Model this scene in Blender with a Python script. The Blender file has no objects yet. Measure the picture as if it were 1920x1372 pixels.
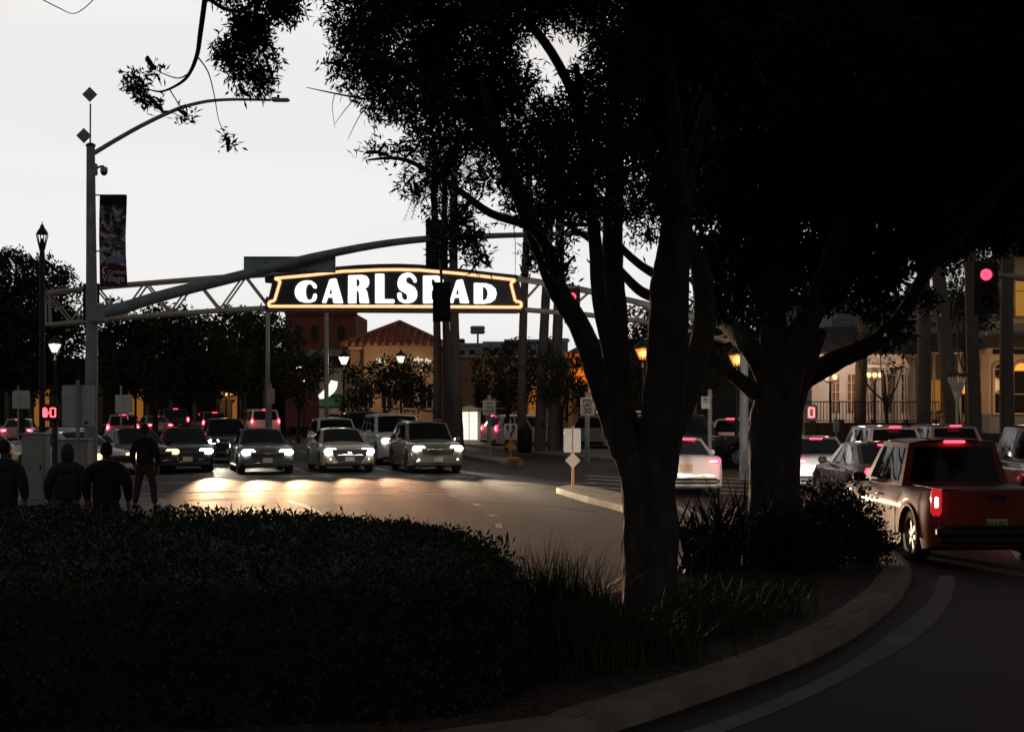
import bpy, bmesh, math, random
import numpy as np
from mathutils import Vector, Matrix

# ------------------------------------------------------------------ camera, sky, light, exposure
SC = bpy.context.scene
COL = SC.collection
F, CX, HY, CH = 3200.0, 960.0, 752.0, 2.4          # focal length in photo pixels, centre x, horizon y, eye height
cam_d = bpy.data.cameras.new('camera'); cam = bpy.data.objects.new('camera', cam_d); COL.objects.link(cam)
cam_d.sensor_width = 36.0; cam_d.lens = 60.0; cam_d.shift_y = (HY - 686.0) / 1920.0
cam_d.clip_start = 0.1; cam_d.clip_end = 6000
cam.location = (0, 0, CH); cam.rotation_euler = (math.pi / 2, 0, 0)
SC.camera = cam

world = bpy.data.worlds.new('World'); SC.world = world; world.use_nodes = True
wn = world.node_tree; wn.nodes.clear()
def wnode(t, **k):
    n = wn.nodes.new(t)
    for a, b in k.items(): setattr(n, a, b)
    return n
SUN_EL, SUN_AZ = math.radians(1.0), math.radians(-9.0)      # just set, left of the view axis
sky = wnode('ShaderNodeTexSky', sky_type='NISHITA', sun_disc=False, sun_elevation=SUN_EL, sun_rotation=SUN_AZ,
            altitude=0, air_density=1.0, dust_density=3.0, ozone_density=1.0)
hs = wnode('ShaderNodeHueSaturation'); hs.inputs['Saturation'].default_value = 0.10
wn.links.new(sky.outputs[0], hs.inputs['Color'])
gain = wnode('ShaderNodeVectorMath', operation='SCALE'); gain.inputs['Scale'].default_value = 0.18
wn.links.new(hs.outputs[0], gain.inputs[0])
tc = wnode('ShaderNodeTexCoord'); mp = wnode('ShaderNodeMapping'); mp.inputs['Scale'].default_value = (2.2, 2.2, 16)
mp.inputs['Rotation'].default_value = (0.05, 0.03, 0)
wn.links.new(tc.outputs['Generated'], mp.inputs[0])
nz = wnode('ShaderNodeTexNoise'); nz.inputs['Scale'].default_value = 1.5; nz.inputs['Detail'].default_value = 5
wn.links.new(mp.outputs[0], nz.inputs['Vector'])
cr = wnode('ShaderNodeValToRGB'); cr.color_ramp.elements[0].position = 0.42; cr.color_ramp.elements[0].color = (0.94, 0.952, 0.968, 1)
cr.color_ramp.elements[1].position = 0.60; cr.color_ramp.elements[1].color = (1, 1, 1, 1)
wn.links.new(nz.outputs[0], cr.inputs[0])
cap = wnode('ShaderNodeVectorMath', operation='MINIMUM'); cap.inputs[1].default_value = (0.90, 0.89, 0.875)
wn.links.new(gain.outputs[0], cap.inputs[0])
mul = wnode('ShaderNodeVectorMath', operation='MULTIPLY')
wn.links.new(cap.outputs[0], mul.inputs[0]); wn.links.new(cr.outputs[0], mul.inputs[1])
bg = wnode('ShaderNodeBackground'); bg.inputs['Strength'].default_value = 1.0
wn.links.new(mul.outputs[0], bg.inputs['Color'])
wo = wnode('ShaderNodeOutputWorld'); wn.links.new(bg.outputs[0], wo.inputs['Surface'])

sun_d = bpy.data.lights.new('sun', 'SUN'); sun_d.energy = 0.04; sun_d.angle = math.radians(12); sun_d.color = (1, 0.8, 0.65)
sun = bpy.data.objects.new('sun', sun_d); COL.objects.link(sun)
sd = Vector((math.sin(SUN_AZ) * math.cos(0.08), math.cos(SUN_AZ) * math.cos(0.08), math.sin(0.08)))
sun.rotation_euler = (-sd).to_track_quat('-Z', 'Y').to_euler(); sun.location = sd * 500

SC.view_settings.view_transform = 'Standard'; SC.view_settings.look = 'None'
SC.view_settings.exposure = 0.0; SC.view_settings.gamma = 1.0; SC.view_settings.use_curve_mapping = False
cy = SC.cycles
cy.use_denoising = True; cy.max_bounces = 6; cy.diffuse_bounces = 2; cy.glossy_bounces = 3; cy.transmission_bounces = 3
cy.transparent_max_bounces = 6; cy.sample_clamp_indirect = 2.5; cy.sample_clamp_direct = 0
cy.caustics_reflective = False; cy.caustics_refractive = False; cy.use_light_tree = True

rng = random.Random(7); nrng = np.random.default_rng(11)

# ------------------------------------------------------------------ helpers
def at(px, py, D):                     # a pixel of the photograph at depth D
    return Vector(((px - CX) / F * D, D, CH - (py - HY) / F * D))
def gp(px, py, z=0.0):                 # a pixel that lies on the ground (or on a plane z)
    D = (CH - z) * F / (py - HY)
    return Vector(((px - CX) / F * D, D, z))

class MB:
    def __init__(s): s.v = []; s.f = []; s.sm = False
    def add(s, vs, fs):
        o = len(s.v); s.v += [tuple(v) for v in vs]; s.f += [tuple(i + o for i in f) for f in fs]; return s
    def box(s, c, d, rot=None, taper=1.0):
        x, y, z = d[0] / 2, d[1] / 2, d[2] / 2
        vs = [Vector((sx * x * (taper if sz > 0 else 1), sy * y * (taper if sz > 0 else 1), sz * z)) for sz in (-1, 1) for sx, sy in ((-1, -1), (1, -1), (1, 1), (-1, 1))]
        if rot is not None: vs = [rot @ v for v in vs]
        c = Vector(c)
        return s.add([v + c for v in vs], [(3, 2, 1, 0), (4, 5, 6, 7), (0, 1, 5, 4), (1, 2, 6, 5), (2, 3, 7, 6), (3, 0, 4, 7)])
    def rbox(s, c, d, b, rot=None):    # box with chamfered edges
        x, y, z = d[0] / 2, d[1] / 2, d[2] / 2; b = min(b, x * .9, y * .9, z * .9)
        vs = []
        for k, (zz, q) in enumerate(((-z, b), (-z + b, 0), (z - b, 0), (z, b))):
            a, e = x - q, y - q
            ring = [(a - b, -e), (a, -e + b), (a, e - b), (a - b, e), (-a + b, e), (-a, e - b), (-a, -e + b), (-a + b, -e)]
            vs += [Vector((p, r, zz)) for p, r in ring]
        if rot is not None: vs = [rot @ v for v in vs]
        c = Vector(c); fs = [tuple(range(7, -1, -1)), tuple(range(24, 32))]
        for k in range(3):
            for i in range(8):
                j = (i + 1) % 8; fs.append((k * 8 + i, k * 8 + j, k * 8 + 8 + j, k * 8 + 8 + i))
        return s.add([v + c for v in vs], fs)
    def tube(s, pts, rad, n=8, cap=True):
        pts = [Vector(p) for p in pts]
        if not hasattr(rad, '__len__'): rad = [rad] * len(pts)
        t0 = (pts[1] - pts[0]).normalized()
        u = t0.orthogonal().normalized(); vs = []
        for i, p in enumerate(pts):
            t = (pts[min(i + 1, len(pts) - 1)] - pts[max(i - 1, 0)])
            t = t.normalized() if t.length > 1e-9 else t0
            u = (u - t * u.dot(t)); u = u.normalized() if u.length > 1e-6 else t.orthogonal().normalized()
            w = t.cross(u)
            for k in range(n):
                a = 2 * math.pi * k / n
                vs.append(p + (u * math.cos(a) + w * math.sin(a)) * rad[i])
        fs = []
        for i in range(len(pts) - 1):
            for k in range(n):
                j = (k + 1) % n; fs.append((i * n + k, i * n + j, i * n + n + j, i * n + n + k))
        if cap: fs += [tuple(range(n - 1, -1, -1)), tuple(range((len(pts) - 1) * n, len(pts) * n))]
        return s.add(vs, fs)
    def lathe(s, prof, c=(0, 0, 0), n=16, axis='z', close=True):
        vs = []; fs = []
        for r, h in prof:
            for k in range(n):
                a = 2 * math.pi * k / n
                x, y = r * math.cos(a), r * math.sin(a)
                vs.append(Vector(c) + (Vector((x, y, h)) if axis == 'z' else Vector((x, h, y)) if axis == 'y' else Vector((h, x, y))))
        for i in range(len(prof) - 1):
            for k in range(n):
                j = (k + 1) % n; fs.append((i * n + k, i * n + j, i * n + n + j, i * n + n + k))
        if close: fs += [tuple(range(n - 1, -1, -1)), tuple(range((len(prof) - 1) * n, len(prof) * n))]
        return s.add(vs, fs)
    def prism(s, pts, d):              # 3D outline extruded along vector d
        n = len(pts); d = Vector(d); vs = [Vector(p) for p in pts]; vs += [p + d for p in vs]
        return s.add(vs, [tuple(range(n - 1, -1, -1)), tuple(range(n, 2 * n))] + [(i, (i + 1) % n, n + (i + 1) % n, n + i) for i in range(n)])
    def pbox(s, x0, y0, x1, y1, D, th): # front face at depth D covering a pixel rectangle, going back th metres
        a, b = at(x0, y1, D), at(x1, y0, D)
        return s.box(((a.x + b.x) / 2, D + th / 2, (a.z + b.z) / 2), (b.x - a.x, th, b.z - a.z))
    def build(s, name, mat, parent=None, smooth=None):
        me = bpy.data.meshes.new(name); me.from_pydata(s.v, [], s.f)
        if smooth is not None:
            me.polygons.foreach_set('use_smooth', [True] * len(me.polygons))
            if smooth < 180: me.set_sharp_from_angle(angle=math.radians(smooth))
        return link(name, me, mat, parent)

def link(name, me, mat, parent=None):
    o = bpy.data.objects.new(name, me); COL.objects.link(o)
    if mat is not None and len(me.materials) == 0: me.materials.append(mat)
    if parent is not None: o.parent = parent
    return o
def thing(name, label, cat, loc=(0, 0, 0), rz=0.0, group=None):
    o = bpy.data.objects.new(name, None); COL.objects.link(o); o.location = loc; o.rotation_euler = (0, 0, rz); o.empty_display_size = 0.3
    return tag(o, label, cat, group)
def tag(o, label=None, cat=None, group=None, kind=None):
    if label: o['label'] = label
    if cat: o['category'] = cat
    if group: o['group'] = group
    if kind: o['kind'] = kind
    return o
def lamp(name, kind, parent, loc, energy, color, radius=0.05, direction=None, spot=90, blend=0.6):
    d = bpy.data.lights.new(name, kind); d.energy = energy; d.color = color; d.shadow_soft_size = radius
    if kind == 'SPOT': d.spot_size = math.radians(spot); d.spot_blend = blend
    o = bpy.data.objects.new(name, d); COL.objects.link(o); o.parent = parent; o.location = loc
    if direction is not None: o.rotation_euler = Vector(direction).to_track_quat('-Z', 'Y').to_euler()
    return o

# ------------------------------------------------------------------ materials
MATS = {}
def mat(name, col, rough=0.6, metal=0.0, var=0.15, scale=6.0, bump=0.0, bscale=40.0, emit=None, es=0.0, coat=0.0, spec=0.5, stretch=(1, 1, 1), col2=None, detail=6, bdist=0.02):
    if name in MATS: return MATS[name]
    m = bpy.data.materials.new(name); m.use_nodes = True; nt = m.node_tree; N = nt.nodes; b = N['Principled BSDF']
    b.inputs['Roughness'].default_value = rough; b.inputs['Metallic'].default_value = metal
    b.inputs['Specular IOR Level'].default_value = spec
    if coat: b.inputs['Coat Weight'].default_value = coat; b.inputs['Coat Roughness'].default_value = 0.06
    c = tuple(col) + (1,)
    if var > 0 or bump > 0:
        tcn = N.new('ShaderNodeTexCoord'); mpn = N.new('ShaderNodeMapping'); mpn.inputs['Scale'].default_value = stretch
        nt.links.new(tcn.outputs['Object'], mpn.inputs[0])
    if var > 0:
        n = N.new('ShaderNodeTexNoise'); n.inputs['Scale'].default_value = scale; n.inputs['Detail'].default_value = detail
        nt.links.new(mpn.outputs[0], n.inputs['Vector'])
        r = N.new('ShaderNodeValToRGB'); r.color_ramp.elements[0].position = 0.3; r.color_ramp.elements[1].position = 0.7
        r.color_ramp.elements[0].color = tuple(x * (1 - var) for x in (col2 or col)) + (1,)
        r.color_ramp.elements[1].color = tuple(min(1, x * (1 + var)) for x in col) + (1,)
        nt.links.new(n.outputs[0], r.inputs[0]); nt.links.new(r.outputs[0], b.inputs['Base Color'])
        rm = N.new('ShaderNodeMapRange'); rm.inputs[3].default_value = max(0.02, rough * 0.8); rm.inputs[4].default_value = min(1, rough * 1.2)
        nt.links.new(n.outputs[0], rm.inputs[0]); nt.links.new(rm.outputs[0], b.inputs['Roughness'])
    else: b.inputs['Base Color'].default_value = c
    if bump > 0:
        n2 = N.new('ShaderNodeTexNoise'); n2.inputs['Scale'].default_value = bscale; n2.inputs['Detail'].default_value = 6
        nt.links.new(mpn.outputs[0], n2.inputs['Vector'])
        bp = N.new('ShaderNodeBump'); bp.inputs['Strength'].default_value = bump; bp.inputs['Distance'].default_value = bdist
        nt.links.new(n2.outputs[0], bp.inputs['Height']); nt.links.new(bp.outputs[0], b.inputs['Normal'])
    if emit is not None:
        b.inputs['Emission Color'].default_value = tuple(emit) + (1,); b.inputs['Emission Strength'].default_value = es
        m.cycles.emission_sampling = 'NONE' if es > 3 else 'AUTO'
    MATS[name] = m; return m

asphalt = mat('asphalt', (0.032, 0.025, 0.022), rough=0.66, var=0.6, scale=0.9, bump=0.5, bscale=55, spec=0.18, detail=10)
concrete = mat('concrete', (0.24, 0.185, 0.14), rough=0.85, var=0.34, scale=2.5, bump=0.35, bscale=60)
pale_band_m = mat('pale_band', (0.17, 0.145, 0.125), rough=0.8, var=0.35, scale=1.6, bump=0.3, bscale=60)
sidewalk_m = mat('sidewalk_concrete', (0.24, 0.21, 0.19), rough=0.85, var=0.2, scale=1.3, bump=0.3, bscale=50)
mulch_m = mat('mulch', (0.075, 0.05, 0.035), rough=0.95, var=0.5, scale=14, bump=0.9, bscale=30)
soil_lawn = mat('lawn_soil', (0.035, 0.045, 0.02), rough=0.95, var=0.4, scale=3, bump=0.6, bscale=40)
paint_w = mat('road_paint', (0.62, 0.60, 0.56), rough=0.6, var=0.3, scale=5)
steel_g = mat('galvanised_steel', (0.36, 0.38, 0.40), rough=0.6, metal=0.1, var=0.25, scale=5, bump=0.15, bscale=90)
steel_dark = mat('dark_painted_steel', (0.035, 0.045, 0.05), rough=0.45, var=0.2, scale=4)
truss_m = mat('cream_painted_steel', (0.46, 0.40, 0.34), rough=0.5, var=0.15, scale=3)
black_m = mat('black_metal', (0.008, 0.008, 0.008), rough=0.5, var=0.2)
black_plastic = mat('black_plastic', (0.006, 0.006, 0.006), rough=0.7, var=0.15)
sign_back = mat('bare_aluminium_sign', (0.62, 0.60, 0.55), rough=0.6, metal=0.0, var=0.15, scale=3)
sign_face = mat('white_sign_sheeting', (0.72, 0.69, 0.62), rough=0.5, var=0.08)
sign_ink = mat('black_sign_ink', (0.015, 0.015, 0.015), rough=0.5, var=0)
orange_sheet = mat('orange_sign_sheeting', (0.80, 0.30, 0.03), rough=0.45, var=0.08)
bark_m = mat('bark', (0.060, 0.049, 0.041), rough=0.9, var=0.6, scale=9, bump=1.0, bscale=14, stretch=(1, 1, 0.22), bdist=0.09)
palm_m = mat('palm_bark', (0.14, 0.115, 0.095), rough=0.9, var=0.35, scale=6, bump=0.8, bscale=12, stretch=(1, 1, 3))
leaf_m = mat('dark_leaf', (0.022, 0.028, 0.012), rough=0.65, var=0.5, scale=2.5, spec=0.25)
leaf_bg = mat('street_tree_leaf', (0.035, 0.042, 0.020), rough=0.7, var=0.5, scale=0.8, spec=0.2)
hedge_m = mat('hedge_leaf', (0.026, 0.040, 0.015), rough=0.6, var=0.5, scale=3, spec=0.3)
hedge_core = mat('hedge_twigs', (0.012, 0.014, 0.008), rough=0.95, var=0.3)
grass_m = mat('grass_blade', (0.036, 0.052, 0.018), rough=0.7, var=0.5, scale=2, spec=0.2)
rubber = mat('tyre_rubber', (0.012, 0.012, 0.012), rough=0.85, var=0.2)
alloy = mat('alloy_wheel', (0.55, 0.55, 0.56), rough=0.3, metal=0.9, var=0.05)
glass_m = mat('tinted_car_glass', (0.008, 0.009, 0.010), rough=0.03, var=0, spec=0.22)
trim_m = mat('black_car_trim', (0.012, 0.012, 0.012), rough=0.5, var=0.15)
chrome = mat('chrome', (0.7, 0.7, 0.7), rough=0.15, metal=1.0, var=0)
plate_m = mat('license_plate_white', (0.70, 0.66, 0.60), rough=0.45, var=0.1)
plate_y = mat('license_plate_yellow', (0.62, 0.56, 0.30), rough=0.45, var=0.1)
head_on = mat('lit_headlight', (0.9, 0.9, 0.9), var=0, emit=(1.0, 0.97, 0.86), es=14)
head_cool = mat('lit_cool_headlight', (0.9, 0.9, 0.9), var=0, emit=(0.86, 1.0, 0.92), es=14)
head_dim = mat('lit_marker_light', (0.9, 0.8, 0.6), var=0, emit=(1.0, 0.72, 0.34), es=2.5)
head_off = mat('unlit_headlight', (0.35, 0.35, 0.35), rough=0.15, var=0)
fog_on = mat('lit_amber_foglight', (0.9, 0.7, 0.4), var=0, emit=(1.0, 0.62, 0.22), es=6)
tail_on = mat('lit_brake_light', (0.6, 0.02, 0.03), var=0, emit=(1.0, 0.045, 0.085), es=5)
tail_core = mat('brake_light_bulb', (0.8, 0.3, 0.3), var=0, emit=(1.0, 0.42, 0.45), es=4)
tail_dim = mat('dim_tail_light', (0.35, 0.01, 0.015), rough=0.25, var=0, emit=(1.0, 0.03, 0.05), es=0.10)
sig_red = mat('red_signal_lens', (0.5, 0.02, 0.04), var=0, emit=(1.0, 0.06, 0.12), es=2.2)
ped_red = mat('red_pedestrian_led', (0.5, 0.02, 0.04), var=0, emit=(1.0, 0.10, 0.12), es=3.0)
lens_dark = mat('dark_signal_lens', (0.02, 0.015, 0.012), rough=0.3, var=0)
globe_w = mat('lit_white_lamp_glass', (0.04, 0.03, 0.02), var=0, emit=(1.0, 0.95, 0.78), es=2.6)
globe_warm = mat('lit_warm_globe', (0.04, 0.03, 0.02), var=0, emit=(1.0, 0.62, 0.28), es=1.7)
globe_sod = mat('lit_sodium_lamp', (0.04, 0.03, 0.02), var=0, emit=(1.0, 0.26, 0.03), es=1.2)
sod_core = mat('sodium_lamp_bulb', (0.04, 0.03, 0.02), var=0, emit=(1.0, 0.52, 0.14), es=1.7)

def fresh(name, verts, faces4, m, parent=None):  # big leaf meshes from numpy (all quads)
    me = bpy.data.meshes.new(name); nv, nf = len(verts), len(faces4)
    me.vertices.add(nv); me.vertices.foreach_set('co', np.asarray(verts, np.float32).ravel())
    me.loops.add(nf * 4); me.loops.foreach_set('vertex_index', np.asarray(faces4, np.int32).ravel())
    me.polygons.add(nf); me.polygons.foreach_set('loop_start', np.arange(0, nf * 4, 4, dtype=np.int32))
    me.update(calc_edges=True); me.validate()
    return link(name, me, m, parent)
def leaves(cent, per, ln, wd, spread, droop=0.0, seed=0):
    r = np.random.default_rng(seed); c = np.repeat(np.asarray(cent, np.float64), per, axis=0); n = len(c)
    d = r.normal(size=(n, 3)); d[:, 2] -= droop; d /= np.linalg.norm(d, axis=1)[:, None]
    base = c + r.normal(size=(n, 3)) * spread
    a = r.normal(size=(n, 3)); s = np.cross(d, a); s /= np.linalg.norm(s, axis=1)[:, None] + 1e-9
    L = ln * r.uniform(0.6, 1.3, n)[:, None]; W = wd * r.uniform(0.7, 1.3, n)[:, None]
    up = np.cross(s, d)
    p0 = base; p1 = base + d * L * 0.45 + s * W; p2 = base + d * L; p3 = base + d * L * 0.45 - s * W + up * W * 0.3
    v = np.stack([p0, p1, p2, p3], 1).reshape(-1, 3); f = np.arange(n * 4).reshape(-1, 4)
    return v, f
def in_blobs(blobs, dens, seed, hollow=0.35):  # random points in ellipsoids (centre, radii)
    r = np.random.default_rng(seed); out = []
    for c, rad in blobs:
        vol = rad[0] * rad[1] * rad[2]; n = max(6, int((dens(vol) if callable(dens) else dens) * vol))
        u = r.normal(size=(n, 3)); u /= np.linalg.norm(u, axis=1)[:, None]
        q = (hollow + (1 - hollow) * r.uniform(0, 1, n) ** 0.6) * (1 + 0.10 * np.sin(u[:, 0] * 7 + c[0]) + 0.10 * np.sin(u[:, 2] * 9 + c[2]))
        out.append(np.asarray(c) + u * q[:, None] * np.asarray(rad))
    return np.concatenate(out)
def smooth_path(pts, k=4, wob=0.0, seed=0):
    r = random.Random(seed); P = [Vector(p) for p in pts]; out = []
    for i in range(len(P) - 1):
        a, b, c, d = P[max(i - 1, 0)], P[i], P[i + 1], P[min(i + 2, len(P) - 1)]
        for j in range(k):
            t = j / k
            q = 0.5 * ((2 * b) + (c - a) * t + (2 * a - 5 * b + 4 * c - d) * t * t + (3 * b - a - 3 * c + d) * t ** 3)
            if wob and (i or j): q += Vector((r.uniform(-1, 1), r.uniform(-1, 1), r.uniform(-1, 1))) * wob
            out.append(q)
    return out + [P[-1]]
def lerp_list(vals, n):
    m = len(vals) - 1; out = []
    for i in range(n):
        t = i / (n - 1) * m; k = min(int(t), m - 1); out.append(vals[k] + (vals[k + 1] - vals[k]) * (t - k))
    return out
TEXT = {}
def text_geo(s, size=1.0, bold=0.0):     # lettering as mesh geometry: (verts2d, faces), centred
    key = (s, size, bold)
    if key in TEXT: return TEXT[key]
    cu = bpy.data.curves.new('lettering', 'FONT'); cu.body = s; cu.size = size; cu.align_x = 'CENTER'; cu.align_y = 'CENTER'; cu.offset = bold; cu.resolution_u = 3
    o = bpy.data.objects.new('lettering', cu); COL.objects.link(o)
    me = bpy.data.meshes.new_from_object(o.evaluated_get(bpy.context.evaluated_depsgraph_get()))
    vs = [(v.co.x, v.co.y) for v in me.vertices]; fs = [tuple(p.vertices) for p in me.polygons]
    bpy.data.objects.remove(o); bpy.data.curves.remove(cu); bpy.data.meshes.remove(me)
    TEXT[key] = (vs, fs); return TEXT[key]
def put_text(mb, s, size, origin, ux, uz, bold=0.0, wscale=1.0):
    vs, fs = text_geo(s, size, bold); o = Vector(origin); ux = Vector(ux); uz = Vector(uz)
    return mb.add([o + ux * x * wscale + uz * y for x, y in vs], fs)
def tri_poly(outer, holes=()):           # 2D polygon with holes -> verts, faces
    from mathutils.geometry import tessellate_polygon
    loops = [[Vector((x, y, 0)) for x, y in outer]] + [[Vector((x, y, 0)) for x, y in h] for h in holes]
    flat = [p for l in loops for p in l]
    return [(p.x, p.y) for p in flat], [tuple(t) for t in tessellate_polygon(loops)], [len(l) for l in loops]
# ------------------------------------------------------------------ ground, islands, kerbs, markings
def sheet(name, pts, z, m, th=None):
    mb = MB(); n = len(pts)
    if th is None: mb.add([(p[0], p[1], z) for p in pts], [tuple(range(n))])
    else: mb.prism([(p[0], p[1], z - th) for p in pts], (0, 0, th))
    o = mb.build(name, m); return tag(o, kind='structure')
gm = MB(); gm.add([(-900, -60, 0), (900, -60, 0), (900, 1500, 0), (-900, 1500, 0)], [(0, 1, 2, 3)])
tag(gm.build('road', asphalt), kind='structure')

kz = 0.15
curve_out = [gp(x, y, kz) for x, y in ((1043, 1358), (1130, 1335), (1230, 1305), (1345, 1268), (1460, 1228), (1545, 1192), (1618, 1152), (1665, 1116), (1690, 1089), (1702, 1051))]
co = [Vector((-14, 8.6, kz)), Vector((-6, 9.3, kz)), Vector((-2, 10.5, kz))] + curve_out + [Vector((5.85, 27.2, kz)), Vector((5.3, 28.2, kz)), Vector((4.4, 28.2, kz)), Vector((3.2, 26.4, kz)), Vector((2.3, 24.2, kz)), gp(1175, 1075, kz), gp(1110, 1105, kz), Vector((0.3, 20.0, kz)), Vector((-1.2, 20.7, kz)), Vector((-5, 21.6, kz)), Vector((-14, 22, kz))]
co = smooth_path(co, 6)
ring = [p.copy() for p in co]
def inset(path, d):
    out = []
    for i, p in enumerate(path):
        t = (path[min(i + 1, len(path) - 1)] - path[max(i - 1, 0)]); n = Vector((-t.y, t.x, 0)).normalized(); out.append(p + n * d)
    return out
inn = inset(ring, 0.34)
sheet('planting_bed', [(p.x, p.y) for p in inset(ring, 0.25)], 0.12, mulch_m, 0.13)
# kerb in cast segments with joints
kerb = tag(bpy.data.objects.new('kerb', None), kind='structure'); COL.objects.link(kerb)
acc = 0; seg = [0]
for i in range(1, len(ring)):
    acc += (ring[i] - ring[i - 1]).length
    if acc > 1.7: seg.append(i); acc = 0
if seg[-1] != len(ring) - 1: seg.append(len(ring) - 1)
bt = inset(ring, -0.045)
for a, b in zip(seg[:-1], seg[1:]):
    mb = MB(); idx = list(range(a, b + 1)); n = len(idx); rows = []
    for path, z in ((bt, 0.0), (inset(ring, -0.02), 0.11), (inset(ring, 0.0), 0.138), (inset(ring, 0.03), 0.150), (inset(ring, 0.10), 0.150), (inset(ring, 0.108), 0.136), (inset(ring, 0.118), 0.149), (inn, 0.146), (inset(ring, 0.35), 0.02)):
        r = []
        for k, i in enumerate(idx):
            p = path[i].copy()
            if k == 0: p = p.lerp(path[idx[1]], 0.012)
            if k == n - 1: p = p.lerp(path[idx[-2]], 0.012)
            r.append((p.x, p.y, z))
        rows.append(r)
    flat = [p for r in rows for p in r]; fs = []
    for r in range(len(rows) - 1):
        for k in range(n - 1): fs.append((r * n + k, r * n + k + 1, (r + 1) * n + k + 1, (r + 1) * n + k))
    fs += [tuple(r * n for r in range(len(rows))), tuple(r * n + n - 1 for r in reversed(range(len(rows))))]
    mb.add(flat, fs).build('kerb_segment', concrete, kerb, smooth=35)
# lighter band swept round the kerb on the asphalt
oin = [gp(x, y) for x, y in ((1180, 1400), (1297, 1367), (1420, 1323), (1527, 1276), (1610, 1230), (1671, 1185), (1720, 1147), (1747, 1118), (1762, 1078))]
oou = [gp(x, y) for x, y in ((1270, 1410), (1364, 1370), (1465, 1330), (1551, 1291), (1640, 1244), (1709, 1204), (1755, 1164), (1781, 1128), (1793, 1080))]
oin, oou = smooth_path(oin, 5), smooth_path(oou, 5)
mb = MB(); n = len(oin); mb.add([(p.x, p.y, 0.004) for p in oin] + [(p.x, p.y, 0.004) for p in oou], [(i, i + 1, n + i + 1, n + i) for i in range(n - 1)])
tag(mb.build('kerbside_band', pale_band_m), kind='structure')

def isl(name, pts, m, z=0.15, k=4):
    P = smooth_path([Vector((x, y, 0)) for x, y in pts + [pts[0]]], k)[:-1]
    n = len(P); c = sum((p for p in P), Vector()) / n; mb = MB(); rows = []
    for d, zz in ((0, 0.0), (0.02, z * .85), (0.06, z), (0.3, z + 0.002)):
        rows.append([(p + (c - p).normalized() * d) for p in P]); [mb.v.append((q.x, q.y, zz)) for q in rows[-1]]
    for r in range(3):
        for i in range(n): j = (i + 1) % n; mb.f.append((r * n + i, r * n + j, (r + 1) * n + j, (r + 1) * n + i))
    mb.f.append(tuple(range(3 * n, 4 * n)))
    return tag(mb.build(name, m, smooth=40), kind='structure')
isl('median', [(1.15, 44.6), (1.75, 40.5), (2.33, 37.3), (2.9, 33), (3.3, 30), (3.9, 29.2), (4.2, 31), (3.7, 36), (2.7, 42), (1.7, 46)], concrete)
isl('median', [(-0.35, 63.2), (0.3, 62.9), (0.2, 66), (-2.2, 76), (-9, 100), (-9.8, 100), (-3.2, 76), (-0.9, 66)], concrete)
sheet('pavement', [(-40, 22.6), (-7.2, 22.6), (-6.6, 25), (-7.6, 38), (-8.3, 40.4), (-10, 41.5), (-40, 41.5)], 0.13, sidewalk_m, 0.13)
sheet('pavement', [(-6.5, 118), (-2.7, 92), (0.9, 75), (4.3, 66.5), (8, 63.5), (13, 61), (60, 57), (60, 200), (-30, 200)], 0.14, sidewalk_m, 0.14)
sheet('pavement', [(-120, 78), (-31, 72), (-26, 100), (-36, 150), (-120, 170)], 0.13, sidewalk_m, 0.13)
# painted markings
def mark(pxs, name='lane_marking'):
    mb = MB(); pts = [gp(x, y, 0.004) for x, y in pxs]; mb.add(pts, [tuple(range(len(pts)))])
    return tag(mb.build(name, paint_w), kind='structure')
def stripe(path, w, name='lane_marking'):
    P = smooth_path([gp(x, y, 0.004) for x, y in path], 5); a = inset(P, w / 2); b = inset(P, -w / 2); n = len(P)
    mb = MB(); mb.add([tuple(p) for p in a + b], [(i, i + 1, n + i + 1, n + i) for i in range(n - 1)])
    return tag(mb.build(name, paint_w), kind='structure')
stripe([(538, 938), (560, 944), (585, 954), (603, 965)], 0.16)
for q in (((843, 929), (857, 931)), ((886, 944), (902, 948)), ((917, 964), (929, 968)), ((934, 981), (937, 990)), ((929, 1007), (921, 1014))):
    stripe(q, 0.14)
for y0, x0, x1 in ((893, 250, 890), (905, 240, 1150), (926, 230, 900)):
    stripe([(x0, y0), ((x0 + x1) / 2, y0 - 1), (x1, y0 + 1)], 0.22)
for y0 in (897, 903, 910, 918, 925):
    stripe([(1100, y0 - 6), (1165, y0 - 2)], 0.28, 'crosswalk_stripe') if y0 < 920 else None
    stripe([(1335, y0 - 2), (1412, y0 + 1)], 0.28, 'crosswalk_stripe')
for k, x in enumerate((-12.6, -9.9, -7.1, -4.2)):       # lane lines running up the far road
    d = Vector((-math.sin(math.radians(14)), math.cos(math.radians(14)), 0)); p = Vector((x, 58.5, 0.004))
    mb = MB()
    for j in range(7):
        a = p + d * (j * 7.5); b = a + d * 3; n = Vector((d.y, -d.x, 0)) * 0.06
        mb.add([a - n, a + n, b + n, b - n], [(0, 1, 2, 3)])
    tag(mb.build('lane_marking', paint_w), kind='structure')
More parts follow.
